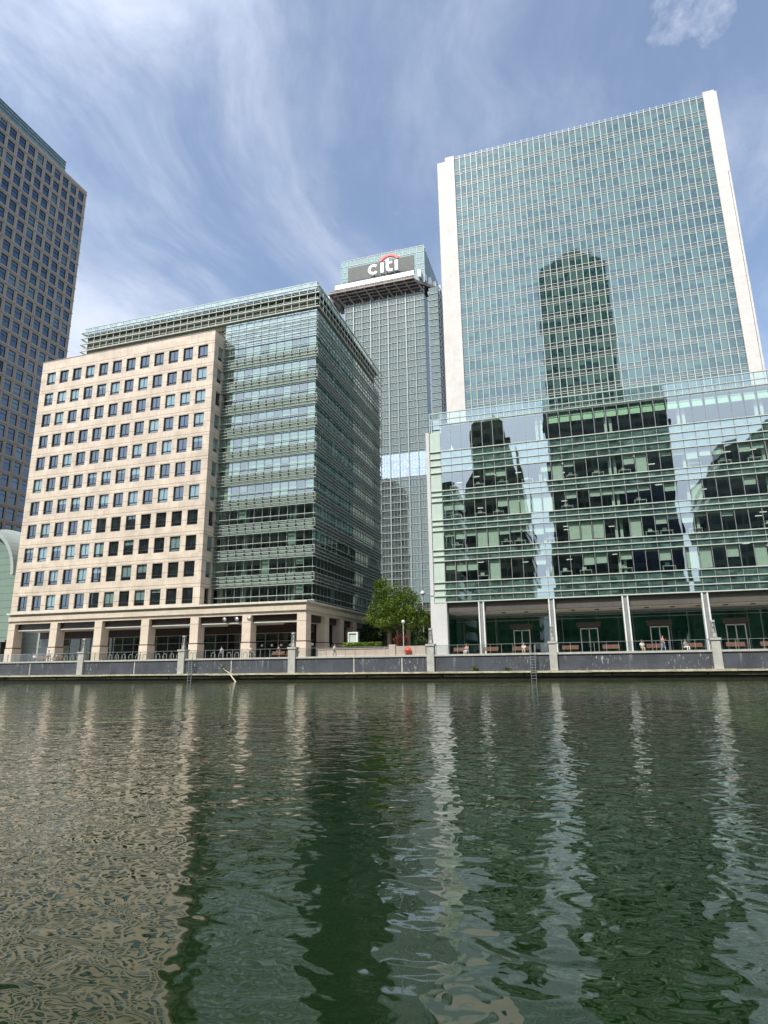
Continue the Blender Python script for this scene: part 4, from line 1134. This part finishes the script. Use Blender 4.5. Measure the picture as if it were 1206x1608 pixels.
def leaves(mb, c, rad, n, size, rnd, shell=0.5):
    for _ in range(n):
        d = Vector((rnd.gauss(0, 1), rnd.gauss(0, 1), rnd.gauss(0, 1))).normalized()
        q = (shell + (1 - shell) * rnd.random()) if rnd.random() < 0.8 else rnd.random()
        p = Vector(c) + Vector((d.x * rad[0], d.y * rad[1], d.z * rad[2])) * q
        s = size * rnd.uniform(0.6, 1.3)
        e = Euler((rnd.uniform(-0.9, 0.9), rnd.uniform(-0.9, 0.9), rnd.uniform(0, 6.28))).to_matrix()
        a = e @ Vector((s, 0, 0)); b = e @ Vector((0, s * 0.55, 0))
        mb.poly([p - a, p - b, p + a, p + b])


def tree(name, lab, x, y, base, clumps, trunk_r, mat, leaf, dens, seed, group=None):
    rnd = random.Random(seed)
    r = thing(name, lab, 'tree', (x, y, base), group=group)
    tz = min(c[2] for c in clumps) - base
    mb = MB(); mb.path([(x, y, base), (x + 0.05, y, base + tz * 0.6), (x, y, base + tz + 0.5)], [trunk_r * 1.25, trunk_r, trunk_r * 0.8], 9)
    for c in clumps:
        mid = ((x + c[0]) / 2 + rnd.uniform(-.3, .3), (y + c[1]) / 2, base + tz * 0.8 + (c[2] - base - tz * 0.8) * 0.4)
        mb.path([(x, y, base + tz * 0.75), mid, (c[0], c[1], c[2])], [trunk_r * 0.55, trunk_r * 0.32, trunk_r * 0.1], 6)
    mb.build('trunk', M['bark'], r)
    mb = MB()
    for c in clumps:
        rad = c[3]
        leaves(mb, c[:3], (rad, rad, rad * 0.75), int(dens * rad * rad), leaf, rnd)
        for k in range(5):
            d = Vector((rnd.gauss(0, 1), rnd.gauss(0, 1), rnd.gauss(0, .7))).normalized() * rad * 0.9
            leaves(mb, (c[0] + d.x, c[1] + d.y, c[2] + d.z), (rad * 0.4,) * 3, int(dens * rad * rad * 0.12), leaf, rnd)
    mb.build('crown', mat, r)
    return r
tree('tree', 'bushy bright green tree in the gap between the two buildings', -27.6, 97, PZ,
     [(-29.8, 96.5, 13.6, 1.9), (-30.2, 97, 11.2, 2.6), (-27.3, 96, 11.4, 2.8), (-25.2, 96.5, 10.0, 2.4), (-27.8, 95, 9.3, 2.4), (-30.9, 95.5, 9.0, 1.9),
      (-23.4, 96.5, 8.9, 1.8), (-25.4, 94.8, 8.7, 1.9), (-29.4, 99, 9.5, 2.6), (-30.6, 97, 14.9, 1.1), (-26.5, 98, 12.8, 1.7), (-21.7, 97, 8.8, 1.5)],
     0.26, M['leaf'], 0.15, 270, 5)
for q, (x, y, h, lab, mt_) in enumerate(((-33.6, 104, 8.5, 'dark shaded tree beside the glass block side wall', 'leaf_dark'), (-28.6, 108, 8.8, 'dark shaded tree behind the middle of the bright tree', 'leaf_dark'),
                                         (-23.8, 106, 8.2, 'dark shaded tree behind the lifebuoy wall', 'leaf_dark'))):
    tree('tree', lab, x, y, PZ, [(x, y, h, 2.3), (x - 1.6, y, h - 1.2, 1.8), (x + 1.7, y, h - 1.1, 1.8), (x, y - 1.2, h - 1.7, 1.8), (x, y, h - 3.0, 1.5)], 0.17, M[mt_], 0.18, 170, 40 + q, 'shaded trees in the square')  # leaf colour kept dark to paint the shaded area behind the bright tree
# shrub and hedge
def clump_plant(name, lab, cat, x, y, z, rad, n, size, mat, seed, group=None):
    rnd = random.Random(seed); r = thing(name, lab, cat, (x, y, z), group=group)
    mb = MB(); leaves(mb, (x, y, z + rad[2]), rad, n, size, rnd, 0.3); mb.build('foliage', mat, r)
    mb = MB()
    for k in range(5): mb.tube((x + rnd.uniform(-.1, .1), y, z), (x + rnd.uniform(-1, 1) * rad[0] * .6, y, z + rad[2] * 1.2), 0.03, 0.012, 5)
    mb.build('stem', M['bark'], r); return r
clump_plant('shrub', 'reddish leaved shrub behind the lifebuoy wall', 'shrub', -24.2, 86, 4.2, (1.3, 0.8, 1.0), 900, 0.13, M['leaf_red'], 8)
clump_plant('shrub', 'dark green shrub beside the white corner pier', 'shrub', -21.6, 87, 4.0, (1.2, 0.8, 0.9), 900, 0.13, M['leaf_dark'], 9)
rnd = random.Random(3); hd = thing('hedge', 'low clipped green hedge on top of the pink planter wall', 'hedge', (-29, 84, 3.9))
mb = MB()
for k in range(2600):
    x = rnd.uniform(-32.2, -26.6); y = rnd.uniform(83.4, 84.6); z = 4.2 + rnd.random() * 0.85
    a = Vector((rnd.uniform(-.12, .12), rnd.uniform(-.12, .12), rnd.uniform(-.1, .1))); b = Vector((rnd.uniform(-.1, .1), rnd.uniform(-.1, .1), rnd.uniform(-.1, .1)))
    p = Vector((x, y, z)); mb.poly([p - a, p - b, p + a, p + b])
mb.build('foliage', M['leaf'], hd)
MB().box(-32.1, -26.7, 83.6, 84.4, 4.1, 4.75).build('hedge_core', M['leaf_dark'], hd)
M['pink'] = stone_mat('pink_granite', (0.52, 0.42, 0.36), lines=((0.0, 0.03),), z0=3, pitch=0.6, jx=1.2, jx0=0, seam=0.25, var=0.12)
r = thing('planter_wall', 'low pink stone planter wall behind the balustrade', 'wall', (-29, 82, PZ))
MB().box(-35.5, -24.2, 82.6, 85.4, PZ, 4.12).build('wall_body', M['pink'], r)
MB().box(-35.6, -24.1, 82.5, 85.5, 4.12, 4.22).build('wall_cap', M['pink'], r)
r = thing('lifebuoy_wall', 'short pink stone wall section that carries the red lifebuoy', 'wall', (-21.5, 79, PZ))
MB().box(-23.2, -18.95, 78.6, 79.0, PZ, 4.26).build('wall_body', M['pink'], r)
MB().box(-23.75, -22.9, 78.45, 79.15, PZ, 4.44).build('end_pier', M['pink'], r)
M['orange'] = simple('orange_red_plastic', (0.75, 0.09, 0.04), 0.4, 0, 0.05)
r = thing('lifebuoy', 'round orange red lifebuoy housing on the pink wall', 'lifebuoy', (-21.2, 78.4, 3.65))
mb = MB(); mb.smooth = True; mb.tube((-21.2, 78.55, 3.62), (-21.2, 78.3, 3.62), 0.46, 0.46, 24); mb.build('housing', M['orange'], r)
MB().box(-21.5, -20.9, 78.26, 78.3, 3.56, 3.68).build('grip', M['dark_stone'], r)
r = thing('lamp_post', 'slim pale lamp post in front of the tree above the lifebuoy', 'lamp post', (-22.05, 79.5, PZ))
mb = MB(); mb.path([(-22.05, 79.5, PZ), (-22.05, 79.5, 7.15)], [0.07, 0.055], 8); mb.build('pole', M['pale_stone'], r)
mb = MB(); mb.smooth = True; mb.lathe([(0.06, 7.15), (0.2, 7.25), (0.22, 7.5), (0.1, 7.62)], -22.05, 79.5, 12); mb.build('lamp_head', M['white_metal'], r)
r = thing('street_lamp', 'tall lamp with round head behind the tree beside the corner pier', 'lamp', (-25.5, 105, PZ))
mb = MB(); mb.path([(-25.5, 105, PZ), (-25.5, 105, 13.6)], [0.11, 0.07], 8); mb.build('pole', M['pale_stone'], r)
mb = MB(); mb.smooth = True; mb.lathe([(0.08, 13.6), (0.42, 13.8), (0.42, 14.1), (0.15, 14.4)], -25.5, 105, 12); mb.build('lamp_head', M['white_metal'], r)
r = thing('glazed_porch', 'small white framed glazed porch beyond the hedge', 'porch', (-33.6, 93, PZ))
mb = MB(); mb.box(-33.4, -33.15, 92.8, 93.1, PZ, 7.0); mb.box(-34.8, -33.4, 92.8, 93.1, 6.8, 7.0); mb.box(-34.8, -34.65, 92.8, 93.1, PZ, 6.8); mb.build('frame', M['white_metal'], r)
MB().box(-34.65, -33.4, 93.0, 93.05, PZ, 6.8).build('glass', M['pale_green'], r)
# bollard-like stone fins under the trees
for q, x in enumerate((-30.7, -29.1, -27.4)):
    o = thing('stone_fin', 'tall grey stone fin in the shade under the tree, ' + ('left', 'middle', 'right')[q] + ' of three', 'stone post', (x, 101, PZ), group='stone fins under the tree')
    MB().box(x, x + 0.55, 100.6, 101.4, PZ, 7.4).build('shaft', M['pink'], o); MB().box(x - .06, x + 0.61, 100.5, 101.5, 7.4, 7.6).build('cap', M['pink'], o)
bk = thing('background_block', 'shaded low building wall far behind the trees', 'building', (-35, 150, PZ))
MB().box(-60, -28, 150, 165, PZ, 12).build('wall', M['int_wall'], bk)
mb = MB(); x = -59
while x < -29: mb.box(x, x + 1.8, 149.9, 150, PZ + 1, 10.5); x += 2.6
mb.build('window', M['dark'], bk)

# bike stands
hoop = thing('cycle_stand', '', 'cycle stand', group='steel hoop cycle stands')
mb = MB(); mb.smooth = True
pts = [(-0.30, 0, 0), (-0.30, 0, 0.55)] + [(-0.30 * math.cos(R(a)), 0, 0.55 + 0.30 * math.sin(R(a))) for a in range(20, 180, 20)] + [(0.30, 0, 0.55), (0.30, 0, 0)]
mb.path(pts, [0.045] * len(pts), 8); mb.build('hoop', M['grey_metal'], hoop)
mb = MB(); mb.box(-0.38, -0.22, -0.07, 0.07, 0, 0.02); mb.box(0.22, 0.38, -0.07, 0.07, 0, 0.02); mb.build('base_plate', M['grey_metal'], hoop)
first = True
rows = [([-75.5, -74.3, -73.1, -71.9], 'left of the first quay pillar'), ([-66.2, -65.0, -63.8, -62.6, -61.4, -60.2], 'just right of the first quay pillar'),
        ([-57.9, -56.8, -55.6, -54.5], 'just left of the second quay pillar'), ([-48.9, -47.7, -46.4, -45.2, -43.9, -42.8], 'right of the left ladder')]
ON = ['first', 'second', 'third', 'fourth', 'fifth', 'sixth']
for xs, where in rows:
    for i, x in enumerate(xs):
        lab = '%s steel hoop cycle stand %s' % (ON[i], where)
        if first: hoop.location = (x, 77.2, PZ); hoop['label'] = lab; first = False
        else: dup(hoop, (x, 77.2, PZ), 0, lab)

# benches
M['bench'] = simple('reddish_brown_timber', (0.25, 0.13, 0.09), 0.6, 0, 0.2, 5)
bench = thing('bench', '', 'bench', group='timber benches on the promenade')
mb = MB()
for i in range(5): mb.box(-0.95, 0.95, -0.28 + i * 0.11, -0.19 + i * 0.11, 0.43, 0.47)
mb.build('seat', M['bench'], bench)
mb = MB()
for i in range(4): mb.box(-0.95, 0.95, 0.29 + i * 0.035, 0.33 + i * 0.035, 0.50 + i * 0.105, 0.585 + i * 0.105)
mb.build('backrest', M['bench'], bench)
for s in (-0.8, 0.8):
    mb = MB(); mb.box(s - 0.03, s + 0.03, -0.26, -0.2, 0, 0.43); mb.box(s - 0.03, s + 0.03, 0.24, 0.3, 0, 0.43); mb.box(s - 0.03, s + 0.03, -0.2, 0.24, 0.36, 0.43)
    mb.prism([(s - 0.03, 0.3, 0.43), (s - 0.03, 0.36, 0.43), (s - 0.03, 0.48, 0.92), (s - 0.03, 0.42, 0.92)], (0.06, 0, 0))
    mb.build('leg', M['frame_dark'], bench)
BN = [(-14.4, 'timber bench beside the white corner pier of the podium'), (-10.7, 'timber bench between the corner pier and the first podium door'), (-7.0, 'timber bench right before the leftmost podium door'),
      (-1.2, 'timber bench just right of the fifth lantern pillar'), (3.4, 'timber bench left of the third podium column'), (8.2, 'timber bench between the white clad sitter and the standing person'),
      (12.2, 'timber bench that the rightmost sitter leans on'), (16.5, 'timber bench just right of the rightmost lantern pillar'), (19.9, 'timber bench at the right edge of the photo'),
      (-39.8, 'timber bench under the last colonnade bay'), (-37.6, 'timber bench half hidden by the third lantern pillar'), (-77.5, 'timber bench before the leftmost colonnade bay'), (-80.6, 'timber bench beside the leftmost stone column')]
for i, (x, lab) in enumerate(BN):
    if i == 0: bench.location = (x, 78.6, PZ); bench['label'] = lab
    else: dup(bench, (x, 78.6, PZ), 0, lab)

# ------------------------------------------------------------------ people
M['skin'] = simple('skin', (0.50, 0.31, 0.22), 0.6, 0, 0.05)
M['hair_d'] = simple('dark_hair', (0.03, 0.02, 0.015), 0.6); M['hair_b'] = simple('brown_hair', (0.12, 0.07, 0.04), 0.6)
def cloth(name, c): return simple(name, c, 0.85, 0, 0.06, 6)
CL = {'white': cloth('white_cloth', (0.75, 0.75, 0.75)), 'blue': cloth('pale_blue_cloth', (0.30, 0.38, 0.52)), 'navy': cloth('navy_cloth', (0.03, 0.04, 0.08)), 'pink': cloth('pink_cloth', (0.65, 0.30, 0.28)),
      'black': cloth('black_cloth', (0.02, 0.02, 0.022)), 'grey': cloth('grey_cloth', (0.30, 0.31, 0.34)), 'tan': cloth('tan_cloth', (0.45, 0.36, 0.25)), 'red': cloth('red_cloth', (0.5, 0.06, 0.05)), 'denim': cloth('denim_cloth', (0.09, 0.13, 0.24))}
def skin_obj(name, verts, edges, radii, mat, parent, root=0):
    me = bpy.data.meshes.new(name); me.from_pydata(verts, edges, []); me.materials.append(mat)
    o = bpy.data.objects.new(name, me); COL.objects.link(o); o.parent = parent
    sl = me.skin_vertices or None
    md = o.modifiers.new('skin', 'SKIN'); md.use_smooth_shade = True
    if not me.skin_vertices: me.attributes.new('skin_vertex', 'FLOAT', 'POINT')
    for i, sv_ in enumerate(me.skin_vertices[0].data):
        r_ = radii[i]; sv_.radius = (r_, r_) if not isinstance(r_, tuple) else r_; sv_.use_root = (i == root)
    sb = o.modifiers.new('sub', 'SUBSURF'); sb.levels = 1; sb.render_levels = 1
    return o
def person(x, y, rz, pose, top, bottom, lab, hair='hair_d', s=1.0):
    r = thing('person', lab, 'person', (x, y, PZ), rz, 'people on the promenade')
    sit = pose == 'sit'
    hip = 0.50 if sit else 0.93
    V = [(0, 0, hip), (0, -0.01, hip + 0.22), (0, 0, hip + 0.42), (0, 0.0, hip + 0.53), (0, -0.02, hip + 0.60), (0, -0.03, hip + 0.70), (0, -0.03, hip + 0.80)]
    Rd = [(0.15, 0.11), (0.135, 0.10), (0.15, 0.10), 0.06, 0.055, (0.075, 0.095), (0.07, 0.085)]
    E = [(i, i + 1) for i in range(6)]
    def add(p, rd, frm): V.append(p); Rd.append(rd); E.append((frm, len(V) - 1)); return len(V) - 1
    arms = []
    for sd_ in (-1, 1):
        sh = add((sd_ * 0.18, 0, hip + 0.45), 0.055, 2)
        if pose == 'walk': el_ = (sd_ * 0.23, -0.04 * sd_, hip + 0.18); ha = (sd_ * 0.20, -0.20, hip + 0.05 + (0.30 if sd_ > 0 else 0))
        elif sit: el_ = (sd_ * 0.23, -0.04, hip + 0.20); ha = (sd_ * 0.12, -0.28, hip + 0.16)
        else: el_ = (sd_ * 0.24, 0.02, hip + 0.17); ha = (sd_ * 0.24, -0.06, hip - 0.06)
        e = add(el_, 0.042, sh); wv_ = add(ha, 0.028, e)
        d = (Vector(ha) - Vector(el_)).normalized(); pm = Vector(ha) + d * 0.08; p_ = add(tuple(pm), 0.034, wv_)
        side = Vector((0, 1, 0)).cross(d).normalized() if abs(d.y) < 0.9 else Vector((1, 0, 0))
        for f in range(4):
            a = pm + side * (f - 1.5) * 0.02 + d * (0.045 + 0.008 * (1.5 - abs(f - 1.5))); b = a + d * 0.035 + Vector((0, -0.015, 0))
            k_ = add(tuple(a), 0.009, p_); add(tuple(b), 0.008, k_)
        k_ = add(tuple(Vector(ha) + side * 0.045 + d * 0.05), 0.010, wv_); add(tuple(Vector(ha) + side * 0.055 + d * 0.085), 0.009, k_)
        arms.append((sh, e, wv_))
    legs = []
    for sd_ in (-1, 1):
        hp = add((sd_ * 0.10, 0, hip - 0.03), 0.085, 0)
        if sit: kn = (sd_ * 0.13, -0.44, hip - 0.02); an = (sd_ * 0.13, -0.46, 0.09)
        elif pose == 'walk': kn = (sd_ * 0.10, -0.12 * sd_ - 0.05, 0.49); an = (sd_ * 0.10, -0.22 * sd_ + 0.05, 0.09)
        else: kn = (sd_ * 0.11, -0.02, 0.49); an = (sd_ * 0.12, 0.0, 0.09)
        k_ = add(kn, 0.062, hp); a_ = add(an, 0.042, k_); t_ = add((an[0], an[1] - 0.16, 0.05), 0.038, a_)
        legs.append((hp, k_, a_))
    V = [tuple(c * s for c in v) for v in V]
    Rd = [tuple(q * s for q in r_) if isinstance(r_, tuple) else r_ * s for r_ in Rd]
    skin_obj('body', V, E, Rd, M['skin'], r)
    def sub(idx, extra, mat, nm, cut=1.0):
        mp_ = {j: i for i, j in enumerate(idx)}
        vs = [V[j] for j in idx]; es = [(mp_[a], mp_[b]) for a, b in E if a in mp_ and b in mp_]
        rd = []
        for j in idx:
            q = Rd[j]; rd.append(tuple(z + extra for z in q) if isinstance(q, tuple) else q + extra)
        skin_obj(nm, vs, es, rd, mat, r)
    sub([0, 1, 2] + [j for a in arms for j in a[:2]], 0.02, CL[top], 'shirt')
    sub([0] + [j for l in legs for j in l], 0.017, CL[bottom], 'trousers')
    hz = (hip + 0.76) * s
    mb = MB(); mb.smooth = True; ox, oy, oz = wpos(r)
    mb.sphere((0, 0.005 * s, hz + 0.025), 0.10 * s, 12, 8, sz=1.1)
    me = mb.mesh('hair', M[hair]); o = bpy.data.objects.new('hair', me); COL.objects.link(o); o.parent = r
    mb = MB(); mb.sphere((-0.032 * s, -0.108 * s, hz - 0.02), 0.012 * s, 6, 4); mb.sphere((0.032 * s, -0.108 * s, hz - 0.02), 0.012 * s, 6, 4)
    o = bpy.data.objects.new('eyes', mb.mesh('eyes', M['hair_d'])); COL.objects.link(o); o.parent = r
    return r
PP = [(6.75, 78.4, 0.2, 'sit', 'white', 'tan', 'person in white sitting left of the dark haired standing person', 'hair_b'),
      (8.9, 77.6, 0.9, 'walk', 'pink', 'blue', 'dark haired person standing with raised hands between two benches', 'hair_d'),
      (11.3, 78.3, 0.5, 'sit', 'grey', 'white', 'person in grey top and white trousers leaning forward on a bench', 'hair_d'),
      (-6.6, 78.3, 0.0, 'sit', 'white', 'tan', 'person in white sitting before the leftmost podium door', 'hair_b'),
      (-13.6, 78.3, -0.3, 'sit', 'pink', 'white', 'person sitting on the bench beside the corner pier', 'hair_b'),
      (-49.1, 79.6, 0.2, 'stand', 'blue', 'navy', 'person in pale blue shirt beside the left ladder', 'hair_d'),
      (-44.4, 79.6, 1.2, 'walk', 'white', 'black', 'person in white shirt walking right of the hoop stands', 'hair_b'),
      (-40.4, 80.2, 0.0, 'stand', 'black', 'navy', 'dark clothed person behind the colonnade bench', 'hair_d'),
      (-37.6, 78.4, -0.6, 'sit', 'pink', 'red', 'person in pink sitting beside the third lantern pillar', 'hair_b'),
      (-31.9, 80.0, 1.4, 'walk', 'white', 'grey', 'person in white walking past the stone corner column', 'hair_b'),
      (-81.4, 78.3, 0.3, 'sit', 'white', 'denim', 'person in white sitting beside the leftmost stone column', 'hair_b'),
      (-80.0, 79.6, -0.4, 'stand', 'blue', 'black', 'person in blue standing behind the leftmost sitter', 'hair_d'),
      (-77.2, 78.4, 0.1, 'sit', 'grey', 'tan', 'person in grey sitting in the second bench from the left', 'hair_b')]
for p in PP: person(*p[:7], hair=p[7])

# driftwood branch, ledge plants
r = thing('branch', 'pale bare branch leaning from the ledge into the water', 'branch', (-44.3, QY - 0.8, 0))
mb = MB(); mb.path([(-43.6, QY - 1.0, -0.1), (-44.3, QY - 0.75, 0.5), (-45.0, QY - 0.5, 1.1), (-45.9, QY - 0.4, 1.6), (-46.4, QY - 0.35, 2.3)], [0.09, 0.085, 0.07, 0.05, 0.02], 8); mb.path([(-45.0, QY - 0.5, 1.1), (-44.7, QY - 0.45, 1.7)], [0.04, 0.015], 6)
M['drift'] = simple('bleached_wood', (0.55, 0.50, 0.40), 0.9, 0, 0.2, 5)
mb.build('bough', M['drift'], r)
mb = MB(); rnd = random.Random(6); leaves(mb, (-46.0, QY - 0.4, 1.9), (0.6, 0.3, 0.6), 90, 0.09, rnd, 0.1); mb.build('leaf_cluster', M['leaf'], r)
for q, (x, rad, n, mt_, lab) in enumerate(((-12.2, (0.5, 0.25, 0.35), 260, 'leaf', 'bright green weed clump on the ledge left of the right ladder'),
                                           (-8.4, (0.7, 0.25, 0.3), 130, 'leaf_dark', 'dry tufted weed on the ledge beside the right ladder'),
                                           (-64.0, (0.5, 0.2, 0.15), 90, 'leaf', 'small weed on the ledge below the left cycle stands'),
                                           (21.0, (0.9, 0.25, 0.18), 160, 'leaf', 'low weed strip on the ledge at the right edge'))):
    clump_plant('weed', lab, 'plant', x, QY - 0.3, 1.02, rad, n, 0.07, M[mt_], 70 + q, 'weeds growing on the quay ledge')
